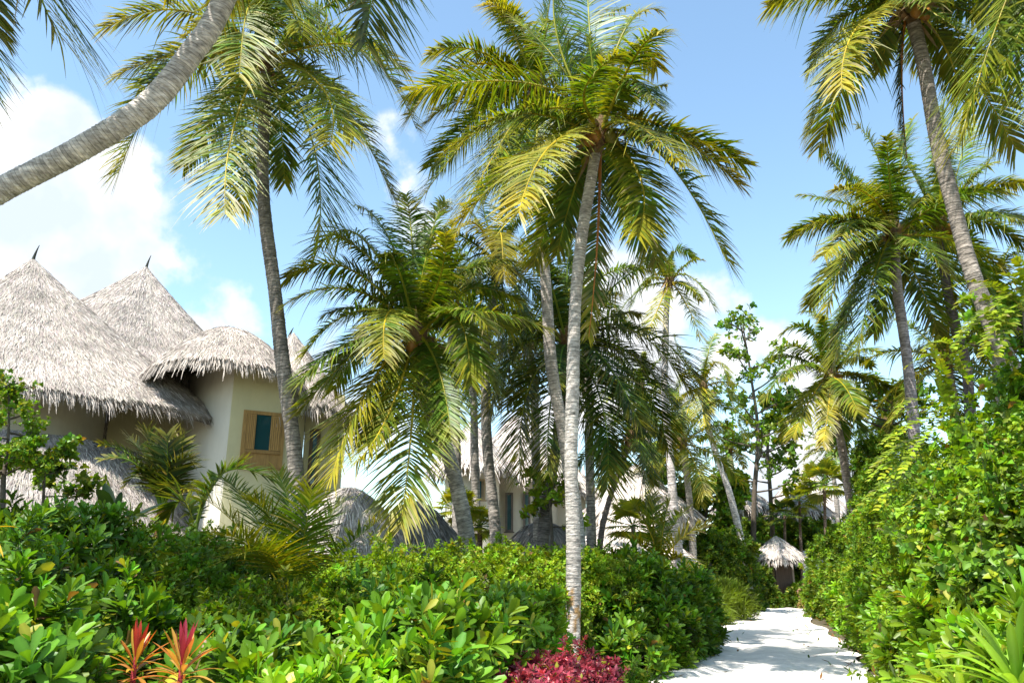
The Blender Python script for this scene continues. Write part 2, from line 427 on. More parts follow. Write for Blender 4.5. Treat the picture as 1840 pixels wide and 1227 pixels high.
# P5
palm('coconut palm between the full-crowned low palm and the central pair, slim bare trunk', 22,
     [(898, None, 0), (890, 960, 0), (876, 800, 0), (872, 640, 0), (885, 540, 0)], (893, 462),
     [(850, 400, 815, 430, -1.4, Y(.7)), (900, 420, 905, 505, -2.2, Y(.8)), (870, 380, 860, 320, 0.5, Y(.1)), (930, 400, 960, 380, 0, Y(.1)), (840, 470, 800, 560, -0.5, Y(.2)),
      (930, 520, 950, 640, -0.5, Y(.15)), (860, 560, 840, 680, -1, Y(.1)), (910, 600, 900, 740, 0.5, Y(.1))],
     10, 3.3, 0.17, 0.12, 15, 0.2, tone=(0.34, 0.30, 0.26), nl=64, base_col=DKGREEN)
# P6 dark palm, right of centre
palm('dark drooping coconut palm behind the central pair, its broad fronds hanging to the right', 20,
     [(968, None, -0.4), (975, 980, -0.3), (985, 880, -0.2), (1003, 780, 0)], (1018, 610),
     [(1130, 590, 1240, 700, -1.0, Y(.25)), (1150, 650, 1252, 830, -1.4, Y(.2)), (1120, 700, 1160, 900, -1.0, Y(.05)), (1080, 720, 1090, 880, -1.4, Y(.05)), (1190, 610, 1275, 790, 0.4, Y(.2)),
      (940, 620, 880, 740, -0.8, Y(.1)), (950, 700, 935, 850, -1.2, Y(.3)), (990, 720, 985, 850, -1.6, Y(.05)), (900, 580, 790, 680, 0, Y(.15)), (1120, 500, 1190, 470, 0.5, Y(.08)),
      (940, 500, 890, 470, .5, Y(.1)), (1050, 740, 1120, 850, 1.0, Y(.05)), (1120, 640, 1200, 800, 1.2, Y(.05)), (1080, 640, 1150, 760, -2.0, Y(.08)),
      (890, 640, 815, 770, -1.2, Y(.2)), (1020, 480, 1030, 420, 0.4, Y(.05))],
     11, 3.3, 0.16, 0.12, 16, 0.1, tone=(0.20, 0.17, 0.15), dark=0.3, nl=78, base_col=DKGREEN * 0.9, droop=0.6)
palm('thin dark leaning trunk in front of the white thatch cones', 25,
     [(1066, None, 0), (1078, 980, 0), (1095, 900, 0), (1118, 830, 0)], (1135, 780),
     [(1180, 780, 1220, 860, 0, Y(.05)), (1100, 790, 1075, 850, 0, Y(.1))], 8, 2.6, 0.10, 0.08, 35, 0.1, tone=(0.20, 0.16, 0.14), nl=56, base_col=DKGREEN)
# P7 twin small far
palm('small slim coconut palm against the sky right of the central pair, taller of the two', 31,
     [(1224, None, 0), (1222, 1030, 0), (1212, 920, 0), (1202, 800, 0), (1194, 680, 0), (1198, 560, 0)], (1203, 500),
     [(1245, 500, 1286, 560, -1, Y(.2)), (1240, 560, 1258, 612, -1.5, Y(.6)), (1180, 560, 1158, 602, -1.5, Y(.75)), (1165, 500, 1130, 560, 0, Y(.2)), (1190, 460, 1165, 445, 0, Y(.05)), (1215, 450, 1250, 465, 0, Y(.05))],
     9, 2.2, 0.19, 0.12, 17, 0.25, nl=44, lw=.05, tone=(0.56, 0.50, 0.47), ring=.1)
# P8 small yellow leaning
palm('young yellow-green palm with a white leaning trunk at the path edge', 38,
     [(1350, None, 0), (1340, 1010, 0), (1315, 900, 0), (1285, 810, 0), (1268, 745, 0)], (1263, 690),
     [(1300, 690, 1336, 790, -1, Y(.45)), (1290, 650, 1310, 690, -1, Y(.5)), (1235, 665, 1215, 720, 0, Y(.5)), (1262, 730, 1268, 770, -2, Y(.9)), (1225, 640, 1210, 600, 0, Y(.1)), (1275, 625, 1290, 600, 0.5, Y(.1)),
      (1300, 730, 1330, 730, 1, Y(.2)), (1235, 740, 1230, 800, -1, Y(.6))],
     6, 2.3, 0.19, 0.12, 18, 0.45, nl=44, lw=.055, tone=(0.62, 0.57, 0.52), ring=.1)
# P9 right mid palm with nuts
palm('mid-height coconut palm with reddish nuts and one yellow hanging frond', 27,
     [(1552, None, 0), (1530, 920, 0), (1512, 800, 0), (1498, 740, 0)], (1492, 668),
     [(1420, 620, 1368, 660, -0.5, Y(.2)), (1425, 660, 1372, 720, -1, Y(.2)), (1490, 720, 1478, 800, -1.6, Y(.85, ll=.62)), (1455, 720, 1425, 785, -1.2, Y(.6)), (1450, 590, 1405, 600, 0, Y(.1)), (1480, 580, 1440, 560, 1, Y(.05)),
      (1530, 620, 1560, 600, 0, Y(.15)), (1560, 680, 1620, 720, 0, Y(.3)), (1525, 730, 1560, 810, -1, Y(.15)), (1512, 580, 1530, 540, 0.5, Y(.08)), (1505, 730, 1515, 810, 1, Y(.1))],
     10, 2.7, 0.17, 0.12, 19, 0.2, nl=60, lw=.06, nuts=7, tone=(0.34, 0.28, 0.25))
# P10
palm('coconut palm with a straight lavender-grey trunk right of the path', 20,
     [(1650, None, 0), (1646, 850, 0), (1636, 700, 0), (1618, 560, 0), (1610, 480, 0)], (1606, 415),
     [(1520, 390, 1432, 420, 0, Y(.4)), (1530, 370, 1438, 350, 0.6, Y(.15)), (1540, 430, 1485, 560, -1, Y(.45)), (1570, 500, 1540, 640, -1.4, Y(.2)), (1560, 470, 1500, 610, 0.5, Y(.3)), (1530, 330, 1480, 270, 0.5, Y(.08)),
      (1580, 290, 1540, 225, 0.3, Y(.08)), (1620, 280, 1640, 215, 0.5, Y(.08)), (1560, 400, 1480, 460, -1.6, Y(.4)), (1600, 500, 1570, 600, 1, Y(.1)),
      (1560, 350, 1500, 340, -1.8, Y(.5))],
     13, 3.4, 0.16, 0.12, 20, 0.2, nl=78, lw=.05, nuts=3, el=(78, -55), tone=(0.40, 0.34, 0.34), dark=.1)
# P11
palm('coconut palm with dark slanting trunk and orange nuts, half behind the leaning palm', 21.5,
     [(1760, None, 0), (1740, 700, 0), (1715, 580, 0), (1695, 480, 0)], (1688, 398),
     [(1760, 340, 1840, 330, 0, Y(.35)), (1750, 320, 1812, 252, 0.3, Y(.4)), (1770, 400, 1850, 450, -0.5, Y(.3)), (1740, 450, 1790, 560, -0.5, Y(.15)), (1650, 330, 1610, 250, 0.4, Y(.1)), (1620, 400, 1560, 480, -1, Y(.3)),
      (1690, 300, 1695, 190, 0.2, Y(.2)), (1720, 310, 1740, 210, 1, Y(.1)), (1650, 420, 1620, 520, -1.0, Y(.3)), (1725, 470, 1790, 620, -0.6, Y(.2)), (1640, 470, 1600, 590, 0.8, Y(.1)), (1760, 480, 1800, 600, 1, Y(.1))],
     11, 3.4, 0.17, 0.12, 21, 0.2, nl=78, lw=.05, nuts=8, el=(78, -20), tone=(0.16, 0.13, 0.12))
# P12 tall right leaning
palm('tall leaning coconut palm at the upper right, pale trunk, crown cut by top edge', 13,
     [(1900, None, 0), (1850, 760, 0), (1788, 600, 0), (1740, 470, 0), (1706, 340, 0), (1672, 190, 0), (1652, 90, 0)], (1632, 2),
     [(1540, 50, 1512, 160, -1.0, Y(.8)), (1530, 80, 1455, 235, 0.2, Y(.25)), (1520, 30, 1455, 130, 0.9, Y(.2)), (1500, -30, 1380, 14, 0, Y(.35)), (1620, 120, 1630, 285, 0.2, Y(.0, dead=.08, ll=.42, col=DKGREEN * .5)),
      (1700, 90, 1722, 175, 0.5, Y(.45)), (1750, -10, 1850, 80, 0, Y(.2)), (1700, 40, 1760, 90, -1.2, Y(.2)), (1690, -70, 1760, -130, 0, Y(.1)), (1570, -80, 1500, -150, 0, Y(.1)), (1740, 20, 1810, 50, 0.6, Y(.15)),
      (1570, 20, 1530, 90, 1.5, Y(.15)), (1600, 60, 1580, 130, 1.5, Y(.4))],
     11, 3.1, 0.155, 0.12, 22, 0.2, nl=80, tone=(0.50, 0.43, 0.37), dark=.4, nuts=4)
# P13 off frame right
palm('coconut palm beyond the upper right corner, only its hanging fronds in view', 11,
     [(2300, None, 0), (2150, 500, 0), (2000, 60, 0)], (1925, -130),
     [(1840, -70, 1722, 262, -0.3, Y(.45)), (1870, -20, 1790, 150, -0.6, Y(.12)), (1900, 0, 1880, 180, -1, Y(.1)), (1850, -100, 1760, 20, 0.5, Y(.1)), (1840, -10, 1830, 170, .5, Y(.1))],
     8, 3.2, 0.16, 0.12, 23, 0.2, nl=80)
# P0 near leaning trunk top left
palm('thick pale coconut trunk leaning in from the left edge and bending up past top', 6.6,
     [(-620, None, 0), (-420, 720, 0), (-150, 440, 0), (0, 346, 0), (140, 272, 0), (262, 192, 0), (338, 100, 0), (400, 0, 0)], (500, -260),
     [(650, -200, 655, 80, -0.3, Y(.05)), (400, -220, 300, -20, 0.5, Y(.2)), (560, -200, 500, -10, -1, Y(.2)), (600, -180, 720, -30, .2, Y(.05))],
     16, 3.0, 0.128, 0.105, 24, 0.15, nl=80, tone=(0.58, 0.52, 0.46), base_col=DKGREEN, el=(75, 0), lw=.035, ring=.032)
# P00 off frame top left
palm('palm past the upper left corner, only long thin drooping leaflets in view', 5.0,
     [(-900, None, 0), (-650, 300, 0), (-380, -80, 0)], (-200, -380),
     [(-60, -260, 100, 60, 0.2, Y(.2, ll=1.05, nl=60)), (-60, -330, 130, -30, 0.6, Y(.02)), (-150, -150, -60, 130, -0.2, Y(.1)), (-90, -160, -10, 60, .8, Y(.05))],
     15, 2.8, 0.13, 0.1, 25, 0.1, nl=80, el=(75, 10), lw=.03, base_col=DKGREEN)
# background palms at the right
bgp = [
 ('shaded background palm low between the two grey trunks at the right', 30, 1590, 760, 26, .15),
 ('background palm with pale bent fronds beneath the dark slanting trunk', 24, 1700, 640, 27, .35),
 ('background palm showing behind the far right crown, mostly hidden', 25, 1775, 520, 28, .2),
 ('distant palm low behind the leafy tree beside the path', 48, 1490, 800, 29, .2),
 ('distant palm seen through the gap right of the central pair', 55, 1095, 848, 30, .3),
 ('palm with yellow low frond crowded behind the slim sky-high palm', 34, 1225, 790, 31, .4),
 ('background palm filling the gap above the mid villa roof', 27, 835, 600, 32, .1),
 ('shaded background palm between the low full crown and the central trunks', 25, 945, 600, 33, .1),
 ('dark background palm crown right behind the central pair below their fronds', 26, 1040, 520, 36, .1),
 ('background palm crown peeking over the full-crowned low palm', 23, 800, 500, 37, .15),
 ('hazy background palm right of the hanging dark fronds', 38, 1150, 690, 38, .2),
 ('background palm over the dense dark tree near the path end', 46, 1310, 800, 39, .15),
]
for lb, d, x, y, sd, ye in bgp:
    palm(lb, d, [(x + 25, None, 0), (x + 15, y + 120, 0)], (x, y), [], 15, 3.0 if d < 40 else 2.6, 0.17, 0.12, sd, ye, nl=44, lw=.055, el=(75, -50), base_col=GREEN * .9, group='background palms', ring=.12)

# ------------------------------------------------------------------ young palms (no trunk) : rosettes of fronds
def young_palm(label, d, base, fronds, nl, lw, rr, seed, col=GREEN * .9, llen=None, name='young_palm'):
    rng = np.random.default_rng(seed)
    b = Pg(base[0], d) if base[1] is None else P(base[0], base[1], d)
    g = np.array([b[0], b[1], 0.0])
    root = empty(name, g, label, 'palm', 'young palms among the shrubs')
    if b[2] > 0.1:
        a = Acc(); tube(a, np.array([g, (g + b) / 2, b]), np.array([0.09, 0.07, 0.05]), BROWN * .8, 8)
        o = a.build('stem', M_WOODY, root, origin=g)
    for fr in fronds:
        mx, my, tx, ty, dd = fr[:5]; o_ = fr[5] if len(fr) > 5 else {}
        a = Acc()
        frond_mesh(a, b, P(mx, my, d + dd * .5), P(tx, ty, d + dd), rng, o_.get('yel', .04), nl, o_.get('ll', llen), o_.get('lw', lw), o_.get('droop', .2), o_.get('col', col), t0=.25, rr=rr)
        a.build('frond', M_PALM, root, origin=g)
    return root
young_palm('dark young palm with upright fronds in front of the villa, left of the window', 10.5, (290, 915),
    [(288, 850, 262, 775, 0), (300, 850, 330, 790, .3), (320, 840, 345, 830, 0, Y(.1)), (250, 830, 178, 798, 0, Y(.0, ll=.25)), (245, 835, 180, 826, -.3, Y(.0, ll=.2)), (315, 880, 340, 880, -.4, Y(.1)), (275, 840, 232, 790, .2), (300, 860, 300, 780, -.3), (262, 850, 224, 875, -.3, Y(.0, ll=.3))],
    30, .034, .025, 41, DKGREEN * .6, .5)
young_palm('large spreading young palm with arching comb-like fronds left of centre', 7.2, (520, 1085),
    [(440, 960, 355, 890, -.5, Y(.7)), (455, 920, 395, 860, .4, Y(.15)), (530, 960, 500, 850, .2, Y(.08)), (590, 1010, 690, 928, -.4, Y(.15, col=DKGREEN)), (470, 990, 375, 960, -.9, Y(.45)), (560, 980, 610, 905, .3, Y(.1)), (500, 960, 450, 895, -.4, Y(.25)), (545, 970, 560, 880, -.6, Y(.08)), (490, 1000, 420, 1000, -1, Y(.5))],
    44, .017, .010, 42, GREEN * .95, .42)
young_palm('green arching palm leaves in front of the villa wall below the window', 9.5, (350, 960),
    [(400, 850, 500, 868, 0, Y(.1)), (385, 870, 440, 828, .3, Y(.1)), (330, 900, 300, 930, 0, Y(.3))],
    40, .035, .02, 43, DKGREEN * 1.3, .4)
young_palm('yellow-green young palm behind the round dark bush beside the path', 19, (1185, 1030),
    [(1190, 960, 1205, 895, 0, Y(.4)), (1170, 960, 1140, 915, 0, Y(.6)), (1215, 975, 1272, 942, -.3, Y(.85)), (1160, 985, 1105, 960, -.3, Y(.6)), (1200, 960, 1240, 910, .4, Y(.5)), (1215, 1000, 1240, 1020, -.6, Y(.8)), (1175, 950, 1170, 890, .5, Y(.3)), (1160, 1000, 1130, 1010, -.5, Y(.8))],
    34, .045, .03, 44, GREEN * 1.3, .6)

# ------------------------------------------------------------------ fan palms
def fan_palm(label, d, base_px, crown, n, size, seed, col, yel=.2):
    rng = np.random.default_rng(seed)
    b = Pg(base_px, d); c = P(crown[0], crown[1], d)
    root = empty('fan_palm', b, label, 'palm', 'fan palms by the far huts')
    a = Acc(); trunk_mesh(a, np.array([b - UP * .1, (b + c) / 2 + [.05, 0, 0], c]), .09, .07, rng, (0.22, 0.15, 0.11), ns=8)
    a.build('trunk', M_BARK, root, origin=b)
    a = Acc()
    for k in range(n):
        az = k * 2.4; e = math.radians(75 - 110 * (k + .5) / n)
        dv = np.array([math.cos(az) * math.cos(e), math.sin(az) * math.cos(e), math.sin(e)])
        hub = c + dv * size * .8
        tube(a, np.array([c, c + dv * size * .4, hub]), .015, GREEN * 1.5, 4)
        s = norm(np.cross(dv, UP)); nn = np.cross(s, dv); m_ = 22
        th = np.linspace(-1.9, 1.9, m_)
        dd = dv[None] * np.cos(th)[:, None] + s[None] * np.sin(th)[:, None] + nn * .15
        y_ = np.clip(yel + rng.normal(0, .1, (m_, 1)), 0, 1)
        cc = col * (1 - y_) + YEL * y_
        strips(a, np.repeat(hub[None], m_, 0), dd, np.repeat(nn[None], m_, 0), size * .75 * rng.uniform(.85, 1.1, m_), size * .10, np.repeat(-UP[None] * .35, m_, 0), cc, cc * .9, 3, fold=.3)
    a.build('fan_leaves', M_PALM, root, origin=b)
fan_palm('small dark fan palm with a slender red-brown trunk near the far hut', 42, 1409, (1410, 925), 14, .8, 51, DKGREEN, .1)
fan_palm('pale bent fan palm left of the slim trunk beside the mid villa', 25, 770, (822, 915), 20, .62, 52, GREEN * 1.6, .4)
fan_palm('pale green fan palm right under the mid villa window', 25.5, 855, (862, 945), 20, .55, 53, GREEN * 1.9, .4)
fan_palm('shaggy fan palm with hanging leaves in front of the far big roof', 40, 1485, (1480, 870), 20, 1.1, 54, GREEN, .25)
fan_palm('silvery fan palm beside the stacked thatch cones', 26, 1140, (1138, 945), 18, .8, 55, GREEN * 1.2, .35)
fan_palm('young fan palm on the near side of the far small eaves', 42, 1440, (1436, 900), 12, .8, 56, GREEN * 1.4, .35)

# ------------------------------------------------------------------ shrubs
SC_G = np.array([0.108, 0.205, 0.010])
SC_D = np.array([0.044, 0.108, 0.010])
HG = np.array([0.128, 0.208, 0.010])
HD = np.array([0.050, 0.112, 0.010])

def sample_mounds(mounds, dens, rng, layers=(0.72, 1.04), back=0.4):
    """mounds: (x, y, ztop, r, rz) -> points and outward normals"""
    Pp, Nn = [], []
    for mi, (cx, cy, zt, r, rz) in enumerate(mounds):
        rz = min(rz, zt * 0.8); zc = zt - rz
        Ad = 2 * math.pi * r * (r + rz) / 2; Aw = 2 * math.pi * r * max(zc, 0)
        n = int(dens * (Ad + Aw))
        isw = rng.random(n) < Aw / (Ad + Aw)
        az = rng.uniform(0, 2 * math.pi, n)
        # dome : uniform in cos
        cz = rng.uniform(0, 1, n); sz = np.sqrt(1 - cz * cz)
        sr = np.where(isw, 1.0, sz); z = np.where(isw, rng.uniform(0, 1, n) * zc, zc + rz * cz)
        nx, ny, nz = np.cos(az) * sr, np.sin(az) * sr, np.where(isw, 0.05, cz)
        ph = rng.uniform(0, 6.28, 6)
        lump = 1 + 0.13 * np.sin(3 * az + ph[0] + 2 * z) + 0.11 * np.sin(7 * az + ph[1] + 5 * z / max(r, .3)) + 0.06 * np.sin(11 * az + ph[2] - 9 * z / max(r, .3))
        lump *= rng.uniform(layers[0], layers[1], n) ** 0.6
        x = cx + r * sr * np.cos(az) * lump; y = cy + r * sr * np.sin(az) * lump
        z = np.where(isw, z, zc + rz * cz * lump)
        p = np.stack([x, y, z], 1); nn = norm(np.stack([nx / r, ny / r, nz / rz], 1))
        keep = (y < cy + 0.25 * r) | (rng.random(n) < back)
        for mj, (ax, ay, azt, ar, arz) in enumerate(mounds):
            if mj == mi: continue
            arz = min(arz, azt * .8); azc = azt - arz
            q = ((x - ax) / ar) ** 2 + ((y - ay) / ar) ** 2 + (np.maximum(z - azc, 0) / arz) ** 2
            keep &= ~(q < 0.5)
        keep &= z > 0.02
        hol = np.sin(x * 5.1 + ph[3]) * np.sin(y * 4.3 + ph[4]) + np.sin(z * 6.2 + ph[5] + x * 2)
        keep &= (hol > -.95) | (rng.random(n) < .35)
        Pp.append(p[keep]); Nn.append(nn[keep])
    return np.concatenate(Pp), np.concatenate(Nn)

def basis(a):
    ref = np.where((np.abs(a[:, 2:3]) < 0.9), np.array([[0, 0, 1.0]]), np.array([[1.0, 0, 0]]))
    u = norm(np.cross(a, ref)); return u, np.cross(a, u)

def rosettes(acc, p, n, rng, m_=12, ll=.14, lw=.05, cA=SC_G, cB=SC_G, tmin=12, tmax=76, upw=.6, yel=.06, yc=(0.34, 0.34, 0.03), nseg=4, curl=.25, prof=None, jit=.35):
    a = norm(n * (1 - upw) + UP * upw + rng.normal(0, jit, p.shape)); u, v = basis(a)
    k = len(p)
    j = np.arange(m_)
    az = rng.uniform(0, 6.28, (k, 1)) + j[None] * 2.4
    tl = np.radians(tmin + (tmax - tmin) * (j[None] / m_) + rng.normal(0, 8, (k, m_)))
    d = a[:, None] * np.cos(tl)[..., None] + (u[:, None] * np.cos(az)[..., None] + v[:, None] * np.sin(az)[..., None]) * np.sin(tl)[..., None]
    nr = norm(a[:, None] - d * np.sum(a[:, None] * d, -1, keepdims=True) + 1e-4)
    sc = rng.uniform(.55, 1.3, (k, 1)) * (0.65 + 0.35 * np.interp(j, [0, 3, m_], [0.7, 1.2, 1.0]))[None] * rng.uniform(.85, 1.15, (k, m_))
    mixr = rng.random((k, 1, 1)); col = (cA * mixr + cB * (1 - mixr)) * (1 + rng.normal(0, .16, (k, 1, 3)) * np.array([.7, .7, .5]))
    col = np.clip(col, .002, 1)
    col = col * rng.uniform(.8, 1.2, (k, m_, 1)) * (1.25 - 0.35 * (j / m_))[None, :, None]
    yl = rng.random((k, m_, 1)) < yel * (0.3 + 1.4 * j / m_)[None, :, None]
    col = np.where(yl, np.array(yc) * rng.uniform(.5, 1, (k, m_, 1)), col)
    bw = rng.random((k, m_, 1)) < .006 * (cA[1] > cA[0])
    col = np.where(bw, np.array([.16, .09, .035]), col)
    b = p[:, None] + a[:, None] * (0.01 * (m_ - j))[None, :, None] * (ll / .14) - a[:, None] * 0.05
    strips(acc, b.reshape(-1, 3), d.reshape(-1, 3), nr.reshape(-1, 3), (sc * ll).ravel(), (sc * lw * rng.uniform(.85, 1.15, (k, m_))).ravel(),
           (-nr * curl).reshape(-1, 3) - UP * .08, col.reshape(-1, 3), (col * 1.1).reshape(-1, 3), nseg, prof or ([0, .25, .5, .8, 1], [.22, .38, .72, 1, .42]), .3)

def twigs(acc, mounds, rng, n=26, col=(0.13, 0.10, 0.07)):
    for (cx, cy, zt, r, rz) in mounds:
        for k in range(n):
            az = rng.uniform(0, 6.28); e = rng.uniform(.2, 1.3)
            tip = np.array([cx + math.cos(az) * r * .85 * math.cos(e), cy + math.sin(az) * r * .85 * math.cos(e), zt * .88 * (0.45 + .5 * math.sin(e))])
            b = np.array([cx + rng.normal(0, .12 * r), cy + rng.normal(0, .12 * r), 0]); mid = (b + tip) / 2 + np.array([0, 0, .1 * r])
            tube(acc, np.array([b, mid, tip]), np.array([.022, .015, .006]), np.array(col), 4)

def shrub(label, cat, mounds_px, kind, dens, seed, name='shrub', group='shrubs along the path', cA=None, cB=None, ll=None, yel=None, back=.4, layers=(.72, 1.04), mat=None, shoot=.6):
    rng = np.random.default_rng(seed); ms = []
    for q in mounds_px:
        x, yt, d, r = q[:4]; rz = q[4] if len(q) > 4 else r * .8
        p = P(x, yt, d); ms.append((p[0], p[1], p[2], r, rz))
    base = np.array([ms[0][0], ms[0][1], 0.0])
    root = empty(name, base, label, cat, group)
    p, n = sample_mounds(ms, dens, rng, layers, back)
    # free shoots that break the outline
    q = rng.choice(len(p), max(6, len(p) // 45), replace=False); q = q[n[q, 2] > -.5]
    sh = norm(n[q] * .5 + UP * .9 + rng.normal(0, .35, (len(q), 3))); sl = rng.uniform(.1, .42, len(q)) * shoot
    ashoot = Acc()
    for b_, d_, l_ in zip(p[q], sh, sl): tube(ashoot, np.array([b_ - d_ * .1, b_ + d_ * l_]), np.array([.006, .003]), np.array([.12, .13, .04]), 3)
    for fr_ in (.35, .6, .8, 1.0):
        p = np.concatenate([p, p[q] + sh * (sl * fr_)[:, None]]); n = np.concatenate([n, sh])
    a = Acc()
    if kind == 'rosette':
        rosettes(a, p, n, rng, 13, ll or .125, (ll or .125) * .36, SC_G if cA is None else cA, SC_D * 1.3 if cB is None else cB, yel=.05 if yel is None else yel)
    elif kind == 'small':
        rosettes(a, p, n, rng, 7, ll or .07, (ll or .07) * .5, HG if cA is None else cA, HD if cB is None else cB, 25, 95, .5, .05 if yel is None else yel, nseg=2, curl=.2,
                 prof=([0, .5, 1], [.35, 1, .08]), jit=.5)
    elif kind == 'heart':
        rosettes(a, p, n, rng, 5, ll or .12, (ll or .12) * .85, HG * 1.1 if cA is None else cA, HD * 1.2 if cB is None else cB, 40, 110, .35, .05 if yel is None else yel, nseg=3, curl=.3,
                 prof=([0, .12, .35, .7, 1], [.5, .95, 1, .6, .04]), jit=.5)
    elif kind == 'grass':
        k = len(p); d = norm(n * .5 + UP * .8 + rng.normal(0, .35, p.shape))
        c = (np.array([.16, .24, .02]) if cA is None else cA) * rng.uniform(.6, 1.2, (k, 1))
        strips(a, p - n * .25, d, n, rng.uniform(.3, .6, k), .022, -UP[None] * rng.uniform(.2, .6, (k, 1)), c * .7, c * 1.1, 4)
    a.build('foliage', mat or (M_LEAF if kind in ('rosette', 'heart') else M_SMALL), root, origin=base)
    a = ashoot; twigs(a, ms, rng, 14)
    a.build('branches', M_WOODY, root, origin=base)
    return root

GL = 'shrubs on the left of the path'; GR = 'shrubs on the right of the path'; GF = 'shrubs at the far end of the path'
# left: near scaevola
shrub('broad-leaved green bush filling the lower left corner', 'bush', [(40, 1060, 5.0, .65), (-60, 1110, 4.2, .6), (150, 1085, 5.5, .55), (240, 1110, 5.9, .45), (50, 1170, 4.3, .42)], 'rosette', 85, 101, group=GL, cB=SC_D)
shrub('dark broad-leaved bush in front of the small lower thatch at the left edge', 'bush', [(60, 925, 7.5, .8), (150, 925, 8.0, .7), (-30, 935, 7.2, .8), (90, 985, 6.8, .6)], 'rosette', 70, 102, group=GL, cA=SC_G * .8, cB=SC_D)
shrub('fine-leaved dark bush behind the orange cordylines', 'bush', [(230, 955, 8.2, .8), (330, 955, 8.6, .8), (410, 985, 8, .7), (300, 1020, 7.3, .7), (420, 1045, 7, .6), (210, 1030, 7.0, .6)], 'small', 420, 103, group=GL, cA=HG * .85, cB=HD, ll=.06)
shrub('broad-leaved bush just right of the red and orange cordylines', 'bush', [(430, 1155, 5.2, .4), (510, 1145, 5.6, .4), (330, 1130, 6.0, .4)], 'rosette', 95, 104, group=GL)
shrub('yellow-flecked small-leaved bush under the large spreading young palm', 'bush', [(500, 1065, 6.6, .5), (590, 1055, 7.2, .5), (430, 1080, 6.2, .42)], 'small', 380, 105, group=GL, cA=HG * 1.25, cB=HG * .6, yel=.14, ll=.06)
shrub('leafy green bush along the bottom edge, left of the yellow-leaved one', 'bush', [(600, 1200, 4.9, .36), (510, 1215, 4.7, .34), (670, 1190, 5.1, .36)], 'rosette', 100, 106, group=GL, cA=SC_G * 1.2, cB=SC_G)
shrub('large-leaved bush with several bright yellow leaves at bottom centre', 'bush', [(800, 1095, 6.0, .48), (730, 1115, 5.8, .46), (850, 1125, 6.4, .3), (760, 1180, 5.3, .36)], 'rosette', 88, 107, group=GL, yel=.10, cA=SC_G * 1.15, ll=.15)
shrub('shaded broad-leaved bush between the hedge and the yellow-leaved bush', 'bush', [(680, 1068, 7.6, .65), (780, 1062, 8.0, .65), (870, 1075, 8.4, .5), (600, 1085, 7.4, .5)], 'rosette', 75, 108, group=GL, cB=SC_D)
shrub('pale green large-leaved bush left of the white ringed trunk', 'bush', [(925, 1075, 8.8, .45), (960, 1100, 9.6, .35), (900, 1120, 8.8, .3)], 'rosette', 90, 109, group=GL, cA=SC_G * 1.3)
shrub('clipped small-leaved hedge bush beneath the small thatched dome', 'hedge', [(560, 1005, 11.0, 1.0), (660, 990, 11.6, 1.1), (740, 990, 12.2, 1.0), (640, 1025, 10.4, .9)], 'small', 280, 110, group=GL, cA=HG * 1.25, cB=HG * .7, ll=.065, yel=.05)
shrub('clipped small-leaved hedge bush in front of the mid villa', 'hedge', [(840, 986, 14.4, 1.2), (920, 985, 15.0, 1.2), (1000, 988, 15.4, 1.1), (880, 1015, 13.2, 1.0), (780, 1008, 13, 1.0), (960, 1020, 13.8, .9), (1070, 995, 15.8, 1.0)], 'small', 250, 111, group=GL, cA=HG * 1.25, cB=HG * .7, ll=.07, yel=.05)
shrub('rounded dark glossy bush at the left edge of the sand path', 'bush', [(1120, 1005, 17, 1.35), (1195, 1025, 18, 1.0), (1085, 1045, 15.5, .8), (1205, 1070, 17.2, .75), (1150, 1090, 15.2, .9), (1195, 1125, 16, .5), (1120, 1140, 13.8, .6), (1165, 1150, 14.8, .45)], 'rosette', 55, 112, group=GL, cA=SC_G * .85, cB=SC_D, ll=.18)
shrub('low crimson-leaved shrub at the foot of the white ringed trunk', 'bush', [(960, 1172, 6.4, .26), (1035, 1166, 6.7, .2), (1080, 1180, 6.8, .16), (985, 1180, 6.0, .27), (930, 1175, 6.1, .22), (1035, 1185, 6.1, .22), (915, 1210, 5.6, .2), (985, 1212, 5.4, .22)], 'small', 1200, 113, name='red_shrub', group=GL, layers=(.5, 1.25),
      cA=np.array([.24, .03, .045]), cB=np.array([.09, .02, .03]), ll=.042, yel=.05, shoot=.35, mat=M_RED)
shrub('low light-green filler bush between the crimson shrub and the path', 'bush', [(1110, 1195, 9.8, .3), (1135, 1200, 10.6, .3), (1090, 1215, 8.8, .25)], 'small', 520, 114, group=GL, ll=.055, cA=HG * 1.2)
shrub('feathery light-green grassy bush at the left edge of the far path', 'bush', [(1295, 1040, 30, 1.1), (1262, 1050, 29, 1.0), (1272, 1085, 27, .8)], 'grass', 900, 115, group=GL)
shrub('small yellow-leaved shrub on top of the round dark bush\'s far side', 'bush', [(1240, 1030, 22, .5), (1260, 1055, 21.5, .35)], 'small', 260, 116, name='yellow_shrub', group=GL, cA=np.array([.36, .33, .03]), cB=np.array([.16, .2, .02]), ll=.12)
shrub('spiky low plant with yellow-tipped leaves spilling on to the sand', 'bush', [(1245, 1105, 22, .6), (1250, 1125, 20.5, .4)], 'grass', 700, 117, group=GL, cA=np.array([.2, .2, .02]))
